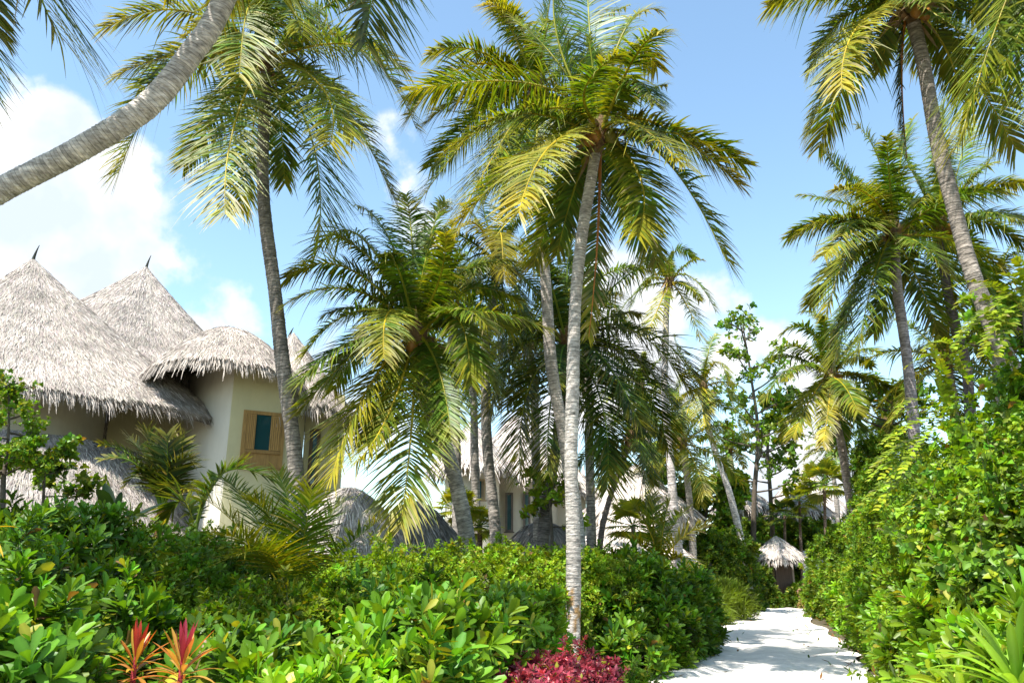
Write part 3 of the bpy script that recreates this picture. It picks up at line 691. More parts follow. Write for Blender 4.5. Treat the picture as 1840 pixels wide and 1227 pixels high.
# right
shrub('tall vine-covered leafy mass on the right edge with big heart leaves', 'vine bush', [(1890, 620, 9.4, 1.0, 1.6), (1825, 700, 9.8, .9, 1.4), (1765, 790, 10.4, .85, 1.3), (1800, 800, 9.0, .8, 1.1), (1880, 780, 8.4, .9, 1.2), (1730, 870, 9.8, .8, 1.0), (1800, 910, 8.2, .7, .9), (1705, 870, 11, .7, .9)], 'heart', 270, 121, group=GR, cA=HG * 1.2, ll=.078, yel=.05, layers=(.5, 1.15), shoot=1.6)
shrub('bright small-leaved bush below the draped green column, right of the path', 'bush', [(1645, 850, 17, 1.2), (1600, 900, 21, 1.2), (1690, 890, 14, 1.1), (1700, 810, 14.5, 1.0), (1620, 960, 18, 1.2)], 'small', 240, 122, group=GR, cA=HG * 1.15, ll=.08, yel=.05)
shrub('bright green bush at the far right bend of the path', 'bush', [(1500, 965, 31, 1.2), (1540, 930, 27, 1.3), (1560, 995, 25, 1.1), (1500, 1020, 31, 1.0), (1590, 985, 22, 1.0)], 'small', 130, 123, group=GR, cA=HG * 1.15, ll=.11)
shrub('upright long-leaved bush lining the right edge of the path', 'bush', [(1609, 1035, 17.5, .85), (1646, 1020, 15, .95), (1572, 1060, 20.5, .75), (1630, 1090, 14.2, .6), (1665, 1060, 12.8, .8), (1640, 1135, 12.5, .45), (1555, 1045, 24, .8), (1540, 1070, 25, .6)], 'rosette', 75, 124, group=GR, cA=SC_G * 1.2, cB=SC_G, ll=.16)
shrub('glossy large-leaved bush under the vine mass at the right', 'bush', [(1740, 1000, 9.8, .9), (1800, 1000, 8.4, .8), (1700, 1050, 11, .8), (1764, 1090, 8.4, .6), (1720, 1120, 9.6, .5), (1690, 1160, 10.6, .4)], 'rosette', 85, 125, group=GR, cA=SC_G * 1.15, cB=SC_G * .8, ll=.16)
shrub('glossy light green bush in the lower right corner', 'bush', [(1810, 1120, 5.8, .5), (1750, 1170, 6.8, .4), (1870, 1110, 5.4, .45), (1690, 1190, 8.8, .35)], 'rosette', 100, 126, group=GR, cA=SC_G * 1.3, cB=SC_G, yel=.08, ll=.14)
shrub('tall narrow vine-draped green column right of the far path', 'vine column', [(1560, 790, 26, .6, .8), (1590, 780, 25.5, .65, .8), (1620, 790, 25, .5, .7), (1580, 830, 24.6, .6, .8)], 'small', 300, 127, name='draped_tree_column', group=GR, cA=HG * .8, ll=.09)
# far end
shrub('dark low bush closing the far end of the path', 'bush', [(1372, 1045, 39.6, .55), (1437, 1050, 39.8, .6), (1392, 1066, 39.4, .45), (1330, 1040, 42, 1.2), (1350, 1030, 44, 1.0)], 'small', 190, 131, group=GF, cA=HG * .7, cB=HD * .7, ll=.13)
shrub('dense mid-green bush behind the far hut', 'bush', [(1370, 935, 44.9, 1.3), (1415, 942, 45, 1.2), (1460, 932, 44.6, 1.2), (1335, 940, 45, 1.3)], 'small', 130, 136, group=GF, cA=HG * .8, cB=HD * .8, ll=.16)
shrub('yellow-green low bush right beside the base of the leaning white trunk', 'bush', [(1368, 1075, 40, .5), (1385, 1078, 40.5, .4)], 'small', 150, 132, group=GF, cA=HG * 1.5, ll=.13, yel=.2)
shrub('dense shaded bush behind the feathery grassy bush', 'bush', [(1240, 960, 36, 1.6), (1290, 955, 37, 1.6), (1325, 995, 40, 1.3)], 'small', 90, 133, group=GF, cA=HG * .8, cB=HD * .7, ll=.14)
shrub('bright bush between the far hut and the right-hand hedge', 'bush', [(1480, 1030, 34, .8)], 'small', 110, 134, group=GF, cA=HG * 1.1, ll=.13)
shrub('pink-dotted low shrub beside the far hut post', 'bush', [(1452, 1048, 38.5, .4)], 'small', 260, 135, group=GF, cA=np.array([.16, .2, .02]), cB=np.array([.3, .16, .16]), ll=.09)

# cordylines
def cordyline(label, d, x, yb, yt, seed, cA, cB, ctop):
    rng = np.random.default_rng(seed)
    b = P(x, yb, d); t_ = P(x, yt, d); g = np.array([b[0], b[1], 0]); H = t_[2] - b[2]
    root = empty('cordyline', g, label, 'plant', 'red and orange cordylines')
    a = Acc(); tube(a, np.array([g, b, b + UP * H * .45]), np.array([.02, .015, .008]), np.array([.3, .03, .04]), 7)
    a.build('stem', M_WOODY, root, origin=g)
    a = Acc(); n = 36; k = np.arange(n); u = k / n
    az = k * 2.4 + rng.uniform(0, 1); tl = np.radians(96 - 92 * u ** .9 + rng.normal(0, 6, n))
    dv = np.stack([np.cos(az) * np.sin(tl), np.sin(az) * np.sin(tl), np.cos(tl)], 1)
    nr = norm(UP[None] - dv * dv[:, 2:3] + 1e-3)
    L = H * np.interp(u, [0, .5, 1], [.9, .85, .6]); w = H * .09
    f = rng.random((n, 1)); c = cA * f + cB * (1 - f); hot = (u > .75)[:, None]; c = np.where(hot, ctop, c)
    pb = b[None] + UP[None] * (H * .45 * u)[:, None]
    strips(a, pb, dv, nr, L * rng.uniform(.8, 1.15, n), w, -UP[None] * (.6 * (1 - u))[:, None], c * .8, c, 6, ([0, .15, .5, .8, 1], [.2, .4, 1, .7, .03]), .35)
    a.build('leaves', M_RED, root, origin=g)
cordyline('orange cordyline plant in the lower left, left of the pair', 4.4, 238, 1228, 1120, 61, np.array([.42, .13, .02]), np.array([.42, .30, .03]), np.array([.34, .035, .02]))
cordyline('crimson-topped orange cordyline plant in the lower left, right of the pair', 4.3, 322, 1238, 1116, 62, np.array([.45, .14, .03]), np.array([.44, .32, .05]), np.array([.26, .025, .045]))

# strap-leaved plants
def strap(label, d, x, y, n, L, seed, col, wd=.06, spread=70, name='strap_leaf_plant', col2=None):
    rng = np.random.default_rng(seed); b = P(x, y, d); g = np.array([b[0], b[1], 0])
    k = np.arange(n); az = k * 2.4; tl = np.radians(8 + spread * (k / n) + rng.normal(0, 4, n))
    dv = np.stack([np.cos(az) * np.sin(tl), np.sin(az) * np.sin(tl), np.cos(tl)], 1); nr = norm(UP[None] - dv * dv[:, 2:3] + 1e-3)
    root = empty(name, g, label, 'plant', None)
    a = Acc(); c = col * rng.uniform(.7, 1.2, (n, 1)); c2 = c if col2 is None else np.broadcast_to(col2, c.shape)
    strips(a, np.repeat(b[None], n, 0), dv, nr, L * rng.uniform(.75, 1.1, n), wd, -UP[None] * rng.uniform(.2, .5, (n, 1)), c, c2, 7, ([0, .4, .8, 1], [.6, 1, .7, .03]), .4)
    a.build('leaves', M_LEAF, root, origin=g)
    a = Acc(); tube(a, np.array([g, b + UP * .02]), np.array([.05, .03]), GREEN, 7); a.build('stem', M_WOODY, root, origin=g)
strap('long strap-leaved lily plant in the bottom right corner', 5.0, 1830, 1240, 26, .75, 71, np.array([.14, .26, .02]))
strap('strap-leaved lily leaning over the bottom edge, left of the corner lily', 5.4, 1730, 1260, 18, .5, 72, np.array([.17, .27, .02]), .05)
strap('dark paddle-leaved plant in front of the lower thatch skirt', 8.6, 200, 960, 5, 1.0, 73, np.array([.012, .03, .012]), .17, 60, 'paddle_leaf_plant')
strap('orange-striped blade-leaved plant at the left edge', 4.6, -25, 950, 6, .24, 74, np.array([.45, .28, .03]), .025, 120, 'striped_plant')

# ------------------------------------------------------------------ broadleaf trees
def leafy_tree(label, d, path, r0, crown, nl, ll, seed, cA, cB, bark=(0.10, 0.08, 0.06), nb=9, spread=1.6, up=.35, per=26, group='broad-leaved trees', name='leafy_tree', kind='heart', wr=.75, nsub=4):
    """path: trunk pixels from ground up ; crown: (y_low_fraction) where limbs begin"""
    rng = np.random.default_rng(seed)
    pts = [Pg(path[0][0], d)] + [P(x, y, d) for x, y in path[1:]]
    g = pts[0].copy(); pts[0] = pts[0] - UP * .1
    tr = catmull(pts, 30); H = tr[-1][2]
    root = empty(name, g, label, 'tree', group)
    a = Acc(); tube(a, tr, r0 * (1 - .8 * np.linspace(0, 1, 30)), np.array(bark), 8)
    ends = []
    for k in range(nb):
        u = crown + (1 - crown) * (k + .5) / nb; i = int(u * 29); b = tr[i]
        az = k * 2.4 + rng.uniform(-.4, .4); ln = spread * (1.15 - .6 * (k / nb)) * rng.uniform(.7, 1.15)
        dv = norm(np.array([math.cos(az), math.sin(az), up + .4 * k / nb])); e = b + dv * ln
        m1 = b + dv * ln * .5 - UP * .06 * ln + rng.normal(0, .05, 3)
        br = catmull([b, m1, e], 8); tube(a, br, np.linspace(r0 * .35, r0 * .1, 8), np.array(bark), 5)
        for q in range(nsub):
            s = br[3 + (q * 5) // nsub]; dv2 = norm(dv + rng.normal(0, .7, 3) + UP * .15); e2 = s + dv2 * ln * rng.uniform(.25, .5)
            tube(a, np.array([s, (s + e2) / 2 + rng.normal(0, .03, 3), e2]), np.array([r0 * .1, r0 * .07, r0 * .03]), np.array(bark), 4)
            for w in (.5, .75, 1.0): ends.append(s + (e2 - s) * w)
        ends.append(e)
    ends.append(tr[-1])
    a.build('trunk', M_WOODY, root, origin=g)
    ends = np.array(ends)
    idx = rng.integers(0, len(ends), nl); p = ends[idx] + rng.normal(0, 1, (nl, 3)) * np.array([.16, .16, .10]) * spread * .6
    a = Acc()
    rosettes(a, p, norm(rng.normal(0, 1, (nl, 3))), rng, 5, ll, ll * wr, cA, cB, 30, 100, .5, .06, nseg=3, curl=.25, prof=([0, .15, .45, .8, 1], [.3, .8, 1, .75, .1]), jit=.4)
    a.build('crown', M_LEAF, root, origin=g)
    return root
leafy_tree('small light-green tree with fine leaves at the left edge before the villa', 9, [(0, None), (5, 900), (8, 850), (15, 780), (18, 690)], .04, .4, 1900, .036, 81, HG * 1.1, HD * 1.4, nb=18, spread=.5, per=20)
leafy_tree('sparse dark shrubby sapling with tiny leaves beside the lower thatch skirt', 9.6, [(75, None), (78, 900), (85, 830)], .03, .5, 330, .07, 82, HG * .7, HD, nb=8, spread=.5)
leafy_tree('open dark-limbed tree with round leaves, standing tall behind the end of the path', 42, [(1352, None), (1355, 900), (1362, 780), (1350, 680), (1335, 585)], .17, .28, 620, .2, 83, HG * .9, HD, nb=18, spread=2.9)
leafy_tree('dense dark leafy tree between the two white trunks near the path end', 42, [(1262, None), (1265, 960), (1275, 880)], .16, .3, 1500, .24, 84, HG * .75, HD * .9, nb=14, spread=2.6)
leafy_tree('round-leaved tree rising behind the leaning white trunk', 43, [(1395, None), (1385, 900), (1380, 790), (1400, 710)], .16, .35, 460, .24, 85, HG * .8, HD * .9, nb=14, spread=2.1)
leafy_tree('small bright-leaved tree tangled between the dark trunk and the central pair', 19, [(1000, None), (990, 930), (985, 870)], .06, .45, 170, .11, 86, HG * 1.2, HG, nb=10, spread=.85)
leafy_tree('thin leafy tree showing sky through it between the right-hand palms', 28, [(1600, None), (1600, 800), (1610, 720)], .14, .4, 380, .17, 87, HG * .8, HD, nb=14, spread=2.2)
leafy_tree('sparse leafy tree at the far right edge above the vine mass', 13, [(1880, None), (1870, 700), (1850, 560)], .1, .6, 420, .13, 88, HG * 1.2, HD, nb=12, spread=1.1)
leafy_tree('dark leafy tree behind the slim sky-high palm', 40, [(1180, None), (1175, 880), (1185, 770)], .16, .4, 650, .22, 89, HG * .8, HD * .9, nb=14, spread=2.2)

# feathery compound-leaf sprays (right)
def spray_tree(label, d, base, sprays, seed, col):
    rng = np.random.default_rng(seed); g = Pg(base, d); root = empty('feather_leaf_tree', g, label, 'tree', 'feather-leaved saplings')
    top = P(sprays[0][0], sprays[0][1], d)
    a = Acc(); tube(a, catmull([g, (g + top) / 2 + [.1, 0, 0], top], 14), np.linspace(.06, .02, 14), np.array([.12, .1, .07]), 7)
    a.build('trunk', M_WOODY, root, origin=g)
    a = Acc()
    for (x0, y0, mx, my, tx, ty, dd) in sprays:
        for q in range(3):
            jx, jy = rng.normal(0, 10, 2)
            frond_mesh(a, P(x0, y0, d), P(mx + jx, my + jy, d + dd * .5), P(tx + jx * 2, ty + jy * 2 + 15 * q, d + dd - q * .15), rng, .12, 15, .14, .06, .25, col, 0, 2, .15, .008)
    a.build('crown', M_LEAF, root, origin=g)
spray_tree('bright feather-leaved sapling reaching left over the bright small-leaved bush', 11, 1700,
    [(1720, 760, 1650, 725, 1595, 745, -.3), (1720, 760, 1660, 760, 1610, 800, -.6), (1700, 800, 1640, 790, 1575, 830, -.3), (1740, 690, 1700, 640, 1650, 650, 0), (1720, 840, 1650, 830, 1600, 870, -.5), (1720, 760, 1700, 700, 1690, 640, -.2), (1700, 860, 1640, 850, 1560, 905, -.4)], 91, HG * 1.5)
spray_tree('feather-leaved sapling at the right edge reaching over the vine mass', 9.5, 1850,
    [(1840, 560, 1800, 520, 1750, 540, -.3), (1840, 560, 1810, 560, 1780, 610, -.5), (1840, 560, 1850, 500, 1830, 450, 0), (1830, 600, 1780, 580, 1730, 620, -.5)], 92, HG * 1.3)

# ------------------------------------------------------------------ thatch
TH = np.array([0.45, 0.400, 0.358])
def thatch(parent, cpx, capy, d, Rf, zef, org, seed, prof=1.0, thick=.28, n_m2=560, tone=1.0, rin=0.0, slen=.19, sw=.017, rag=.35, fringe=1.0, name='thatched_roof'):
    """cone / dome of thatch about a vertical axis; Rf(th), zef(th) give the eaves radius and height; th = 0 to the camera's right, -pi/2 towards it"""
    rng = np.random.default_rng(seed)
    ap = P(cpx, capy, d); za = ap[2]; cx, cy = ap[0], ap[1]
    nth, nt_ = 120, 26
    th = np.linspace(0, 2 * math.pi, nth, endpoint=False); t = np.linspace(rin, 1, nt_)
    Rv = np.array([Rf(a_) for a_ in th]); Zv = np.array([zef(a_) for a_ in th])
    fz = lambda t_: ((t_ - rin) / (1 - rin)) ** prof
    def surf(a_, t_):
        R_ = np.interp(a_ % (2 * math.pi), np.append(th, 2 * math.pi), np.append(Rv, Rv[0])); Z_ = np.interp(a_ % (2 * math.pi), np.append(th, 2 * math.pi), np.append(Zv, Zv[0]))
        bump = .035 * np.sin(5 * a_ + 3 * t_ + seed) * t_ + .03 * np.sin(13 * a_ - 7 * t_) * t_
        return np.stack([cx + np.cos(a_) * R_ * t_, cy + np.sin(a_) * R_ * t_, za - (za - Z_) * fz(t_) + bump], -1)
    A, T = np.meshgrid(th, t, indexing='xy')
    top = surf(A, T); bot = top - UP * (thick * (0.6 + .4 * (1 - T)))[..., None]
    bot[-1, :, :2] = bot[-1, :, :2] * .985 + np.array([cx, cy]) * .015
    acc = Acc(); v = np.concatenate([top.reshape(-1, 3), bot.reshape(-1, 3)])
    i = np.arange(nt_ - 1)[:, None]; j = np.arange(nth)[None]; k = (j + 1) % nth; o = nt_ * nth
    f1 = np.stack([i * nth + j, (i + 1) * nth + j, (i + 1) * nth + k, i * nth + k], -1).reshape(-1, 4)
    f2 = f1[:, ::-1] + o
    jj = np.arange(nth); kk = (jj + 1) % nth; b_ = (nt_ - 1) * nth
    f3 = np.stack([b_ + jj, o + b_ + jj, o + b_ + kk, b_ + kk], -1)
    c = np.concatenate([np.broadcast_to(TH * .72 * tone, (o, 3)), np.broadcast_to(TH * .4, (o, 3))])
    acc.add(v, np.concatenate([f1, f2, f3]), c)
    area = math.pi * Rv.mean() * math.hypot(Rv.mean(), za - Zv.mean())
    n = int(n_m2 * area)
    aa = rng.uniform(0, 2 * math.pi, n); tt = np.sqrt(rng.uniform(rin ** 2, 1, n))
    keep = (np.sin(aa) < .45) | (rng.random(n) < .3); aa, tt = aa[keep], tt[keep]; n = len(aa)
    e = 1e-2
    p = surf(aa, tt); dn = norm(surf(aa, tt + e) - p); sd = norm(surf(aa + e, tt) - p); nr = norm(np.cross(sd, dn)); nr = np.where(nr[:, 2:3] < 0, -nr, nr)
    L = slen * rng.uniform(.6, 1.3, n)
    dv = norm(dn + sd * rng.normal(0, .22, (n, 1)) + nr * rng.uniform(.0, .10, (n, 1)))
    crs = 1 + .10 * np.sin(tt * Rv.mean() * 9 + .5 * np.sin(aa * 4)) + .10 * np.sin(aa * 3 + tt * 5 + seed) * np.sin(tt * 11 + aa * 2)
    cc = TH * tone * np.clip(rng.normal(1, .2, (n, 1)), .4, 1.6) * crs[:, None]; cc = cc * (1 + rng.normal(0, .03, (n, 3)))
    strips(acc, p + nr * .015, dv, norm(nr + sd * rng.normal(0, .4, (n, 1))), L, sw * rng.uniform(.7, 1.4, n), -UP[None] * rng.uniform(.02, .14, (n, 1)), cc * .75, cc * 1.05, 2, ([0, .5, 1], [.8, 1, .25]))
    # eaves fringe
    per = 2 * math.pi * Rv.mean(); n = int(260 * per * fringe * .027 / max(sw, .02))
    aa = rng.uniform(0, 2 * math.pi, n); tt = 1 - rng.uniform(0, .45, n) / Rv.mean()
    p = surf(aa, tt) - UP * (rng.uniform(0, 1, (n, 1)) * thick * .6); dn = norm(surf(aa, tt + e) - surf(aa, tt)); sd = norm(surf(aa + e, tt) - surf(aa, tt))
    out_ = np.stack([np.cos(aa), np.sin(aa), 0 * aa], 1)
    clump = 1 + .35 * np.sin(aa * 37 + seed) * np.sin(aa * 61)
    L = max(slen * .8, .27) * rng.uniform(.7, 1.35, n) * clump * (1 + rag * (rng.random(n) < .05))
    dv = norm(dn + sd * rng.normal(0, .2, (n, 1)) - UP * rng.uniform(.0, .5, (n, 1)))
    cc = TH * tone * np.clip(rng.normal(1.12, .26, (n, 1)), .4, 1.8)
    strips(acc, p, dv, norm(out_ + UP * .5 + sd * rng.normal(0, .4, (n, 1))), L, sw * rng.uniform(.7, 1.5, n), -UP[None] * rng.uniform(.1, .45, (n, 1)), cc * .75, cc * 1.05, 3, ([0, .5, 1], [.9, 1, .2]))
    return acc.build(name, M_THATCH, parent, origin=org)

def cylinder_wall(parent, c, r, z0, z1, col, org, ns=48, name='wall', flare=0.0):
    a = Acc(); th = np.linspace(0, 2 * math.pi, ns, endpoint=False); zz = np.linspace(z0, z1, 12)
    v = np.array([[[c[0] + (r + flare * (1 - k / 11)) * math.cos(t), c[1] + (r + flare * (1 - k / 11)) * math.sin(t), z] for t in th] for k, z in enumerate(zz)])
    i = np.arange(11)[:, None]; j = np.arange(ns)[None]; k = (j + 1) % ns
    f = np.stack([i * ns + j, i * ns + k, (i + 1) * ns + k, (i + 1) * ns + j], -1).reshape(-1, 4)
    a.add(v.reshape(-1, 3), f, col); return a.build(name, M_WALL, parent, origin=org)

def box(a, p0, ux, uy, uz, col):
    """box from corner p0 with edge vectors"""
    p0, ux, uy, uz = [np.asarray(q, float) for q in (p0, ux, uy, uz)]
    v = [p0, p0 + ux, p0 + ux + uy, p0 + uy, p0 + uz, p0 + ux + uz, p0 + ux + uy + uz, p0 + uy + uz]
    # separate faces for crisp edges
    fs = [(0, 3, 2, 1), (4, 5, 6, 7), (0, 1, 5, 4), (1, 2, 6, 5), (2, 3, 7, 6), (3, 0, 4, 7)]
    vv = [v[i] for f in fs for i in f]
    a.add(vv, [[4 * k, 4 * k + 1, 4 * k + 2, 4 * k + 3] for k in range(6)], col)

def prism_wall(parent, foot, z0, z1, col, org, name='wall', thick=.25):
    """foot: list of (x, y) outer line; sheet with thickness behind"""
    a = Acc()
    for (p, q) in zip(foot[:-1], foot[1:]):
        p = np.array([p[0], p[1], z0]); q = np.array([q[0], q[1], z0]); u = q - p; nb = norm(np.cross(UP, u)) * thick
        if nb[1] < 0: nb = -nb
        box(a, p, u, nb, UP * (z1 - z0), col)
    return a.build(name, M_WALL, parent, smooth=False, origin=org)

def window(parent, pa, pb, zb, zt, org, shutters=True, panel=0.0, proud=.05, frac=(.36, .66), timber=(0.38, 0.22, 0.07)):
    """window in a wall running from pa to pb (xy of its left and right jambs, on the wall face)"""
    pa = np.array([*pa, 0.0]); pb = np.array([*pb, 0.0]); u = norm(pb - pa); w = np.linalg.norm(pb - pa)
    n = np.cross(u, UP); n = n if n[1] < 0 else -n
    tc = np.array(timber)
    def bx(a, x0, x1, z0, z1, d0, d1, col): box(a, pa + u * x0 + UP * z0 + n * d0, u * (x1 - x0), n * (d1 - d0), UP * (z1 - z0), col)
    a = Acc(); fw = .09; zs = zb + panel
    bx(a, 0, fw, zb, zt, -.02, proud, tc); bx(a, w - fw, w, zb, zt, -.02, proud, tc); bx(a, fw, w - fw, zt - fw, zt, -.02, proud - .003, tc); bx(a, fw, w - fw, zs, zs + fw, -.02, proud + .02, tc * .8)
    bx(a, -.06, w + .06, zb - .05, zb - .002, -.02, proud + .06, tc * .7)
    if panel > 0: bx(a, fw, w - fw, zb, zs, -.02, proud - .012, tc * .9)
    wf = a.build('window', M_TIMBER, parent, smooth=False, origin=org)
    wf['label'] = 'timber framed window with dark glass'
    a = Acc(); bx(a, fw, w - fw, zs + fw, zt - fw, .002, .012, np.array([.015, .06, .07])); a.build('pane', M_GLASS, wf, smooth=False).location = (0, 0, 0)
    wf.children[-1].data.transform(__import__('mathutils').Matrix.Translation(-Vector(org)))
    if shutters:
        for (x0, x1) in ((fw + .01, w * frac[0]), (w * frac[1], w - fw - .01)):
            a = Acc(); bx(a, x0, x1, zs + fw + .01, zt - fw - .01, .015, .06, tc * 1.15)
            nb = 5
            for k in range(nb):
                xx = x0 + (x1 - x0) * (k + .5) / nb; bx(a, xx - .006, xx + .006, zs + fw + .03, zt - fw - .03, .06, .064, tc * .5)
            s = a.build('shutter', M_TIMBER, wf, smooth=False); s.data.transform(__import__('mathutils').Matrix.Translation(-Vector(org)))
    return wf

def finial(parent, px, py, d, h, org):
    a = Acc(); p = P(px, py, d); k = np.linspace(0, 1, 6)[:, None]
    tube(a, p - UP * .1 + k * np.array([.06, 0, h]) + np.array([0.05, 0, 0]) * k * k, np.linspace(.05, .008, 6), np.array([.04, .045, .035]), 6)
    o = a.build('finial', M_WOODY, parent); o.data.transform(__import__('mathutils').Matrix.Translation(-Vector(org)))

def zat(py, d, px=920): return P(px, py, d)[2]

# ---- villa 1
WALLC = np.array([0.60, 0.56, 0.45]); WALLG = np.array([0.60, 0.555, 0.47]); WALLO = np.array([0.54, 0.49, 0.30])  # olive WALLO has yellow bounce light put into the plaster colour
c0 = P(60, 463, 21); org = np.array([c0[0], c0[1], 0.0])
V1 = empty('thatched_villa', org, 'large cream villa with tall conical thatched roofs at the left', 'villa')
zeA = zat(738, 21)
def lobe(th, th0, w): 
    dlt = (th - th0 + math.pi) % (2 * math.pi) - math.pi
    return math.exp(-(dlt / w) ** 2)
RA = lambda th: 3.75 + 2.1 * lobe(th, 0.12, .5) + 1.0 * lobe(th, math.pi, .6)
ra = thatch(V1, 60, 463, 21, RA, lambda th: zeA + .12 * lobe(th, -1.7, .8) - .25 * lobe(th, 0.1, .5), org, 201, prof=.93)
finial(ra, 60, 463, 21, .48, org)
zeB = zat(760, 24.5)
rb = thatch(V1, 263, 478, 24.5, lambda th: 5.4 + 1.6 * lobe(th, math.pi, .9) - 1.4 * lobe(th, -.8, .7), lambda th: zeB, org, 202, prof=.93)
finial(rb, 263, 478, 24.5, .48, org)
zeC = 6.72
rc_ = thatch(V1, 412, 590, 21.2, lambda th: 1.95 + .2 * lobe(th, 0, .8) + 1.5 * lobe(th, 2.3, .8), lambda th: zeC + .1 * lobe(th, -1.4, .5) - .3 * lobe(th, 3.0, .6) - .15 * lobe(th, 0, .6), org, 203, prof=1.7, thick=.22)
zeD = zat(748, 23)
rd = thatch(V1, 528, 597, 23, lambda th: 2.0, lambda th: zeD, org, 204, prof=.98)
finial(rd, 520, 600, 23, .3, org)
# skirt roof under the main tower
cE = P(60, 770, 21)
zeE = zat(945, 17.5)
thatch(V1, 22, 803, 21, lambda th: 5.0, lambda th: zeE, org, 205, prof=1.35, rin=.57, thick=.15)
w1 = cylinder_wall(V1, (c0[0] - .56, c0[1]), 2.9, 0, zeA + .9, WALLC, org)
def xy(px, d): 
    depth = d * CP + 3.5 * SP
    return ((px - 920) / F * depth, d)
prism_wall(V1, [xy(190, 22.2), xy(345, 22.8)], 0, zeA + 1.2, WALLO * .9, org, thick=.3)
ca, cb_ = np.array(xy(411, 20.3)), np.array(xy(520, 21.1))
foot = [xy(325, 22.6), xy(340, 21.8), xy(360, 21.2), xy(385, 20.65), tuple(ca)]
# curved left face, smoothed
fo = catmull(np.array([[*q, 0] for q in foot]), 14)[:, :2]
a = Acc(); zz = np.linspace(2.3, zeC + .3, 6)
v = np.array([[[x, y, z] for x, y in fo] for z in zz]); nF = len(fo)
a.add(v.reshape(-1, 3), [[i * nF + j, i * nF + j + 1, (i + 1) * nF + j + 1, (i + 1) * nF + j] for i in range(5) for j in range(nF - 1)], WALLG)
box(a, [fo[0][0], fo[0][1], 2.25], [fo[-1][0] - fo[0][0] + .05, fo[-1][1] - fo[0][1], 0], [0, .2, 0], [0, 0, .05], WALLG)
a.build('wall', M_WALL, V1, origin=org)
prism_wall(V1, [tuple(ca), tuple(cb_), xy(545, 22.0)], 2.3, zeC + .12, WALLO * 1.1, org)
prism_wall(V1, [xy(546, 22.2), xy(615, 22.4)], 0, zeD + .5, WALLO, org, thick=1.5)
# timber base below the bay
a = Acc(); box(a, [xy(335, 21.9)[0], 21.2, 0], [xy(520, 21.2)[0] - xy(335, 21.9)[0], 0, 0], [0, 1, 0], [0, 0, 2.28], np.array([.36, .2, .06]))
a.build('timber_base', M_TIMBER, V1, smooth=False, origin=org)
ud = norm(cb_ - ca); pa = ca + ud * .33; pb = ca + ud * 1.42
window(V1, pa, pb, zat(838, 20.6), zat(738, 20.6), org, panel=.35, frac=(.30, .66))
window(V1, np.array(xy(556, 22.19)), np.array(xy(575, 22.26)), zat(875, 22.2), zat(770, 22.2), org, shutters=False, timber=(.1, .06, .03))

# ---- small dome hut
def hut(label, cpx, apy, d, R, ze_y, seed, tone=1.0, prof=1.6, post=True, wallr=.8, wcol=WALLG, name='thatched_hut', slen=.3, n_m2=240, sw=.026, group='small thatched huts', fin=False):
    c = P(cpx, apy, d); og = np.array([c[0], c[1], 0.0]); ze = zat(ze_y, d)
    h = empty(name, og, label, 'hut', group)
    r = thatch(h, cpx, apy, d, lambda th: R, lambda th: ze, og, seed, prof=prof, tone=tone, slen=slen, n_m2=n_m2, sw=sw)
    cylinder_wall(h, (c[0], c[1]), R * wallr, 0, ze + .25, wcol, og, 28)
    a = Acc()
    x0 = c[0] - .4; y0 = c[1] - R * wallr - .03
    box(a, [x0, y0, 0], [.8, 0, 0], [0, .12, 0], [0, 0, min(2.0, ze - .05)], np.array([.09, .05, .03])); a.build('door', M_TIMBER, h, smooth=False, origin=og)
    if fin: finial(r, cpx, apy, d, .5, og)
    return h
hut('small grey shaggy thatched dome under the full-crowned palm', 628, 874, 17.5, 1.65, 1012, 211, 1.15, 1.5)
hut('dark shaded thatched dome right behind the full-crowned palm', 745, 900, 18.5, 1.35, 1010, 212, .6, 1.6)  # lowered tone paints the shade into the thatch colour
hut('low blue-grey thatched dome in shadow behind the clipped hedge', 975, 938, 26, 1.6, 1010, 213, .6, 1.9)  # its shadow is put into the thatch colour by the low tone
hut('tall white thatched cone behind the thin dark leaning trunk', 1142, 832, 36, 2.6, 925, 214, 1.35, 1.0, slen=.5, sw=.06, n_m2=60)
hut('lower broad white thatched cone in front of the tall one', 1120, 905, 33.5, 2.6, 1000, 215, 1.35, .9, slen=.5, sw=.06, n_m2=60)
hut('small thatched hut with a dark doorway at the far end of the path', 1394, 962, 41, 1.4, 1003, 216, 1.15, 1.1, wallr=.5, slen=.25, sw=.045, n_m2=150, wcol=np.array([.30, .22, .16]))
hut('far small thatched eaves just below the big far roof', 1432, 880, 46, 1.7, 918, 217, .85, 1.0, wcol=np.array([.32, .28, .22]), slen=.5, sw=.07, n_m2=60)
hut('big pale far thatched roof above the end of the path', 1440, 832, 54, 4.0, 958, 218, 1.2, 1.0, wallr=.5, wcol=np.array([.32, .28, .22]), slen=.6, sw=.08, n_m2=40)
hut('far small thatched cone seen through the leaves of the dense tree', 1330, 865, 48, 1.8, 912, 219, 1.2, 1.0, wcol=np.array([.32, .28, .22]), slen=.5, sw=.07, n_m2=50)

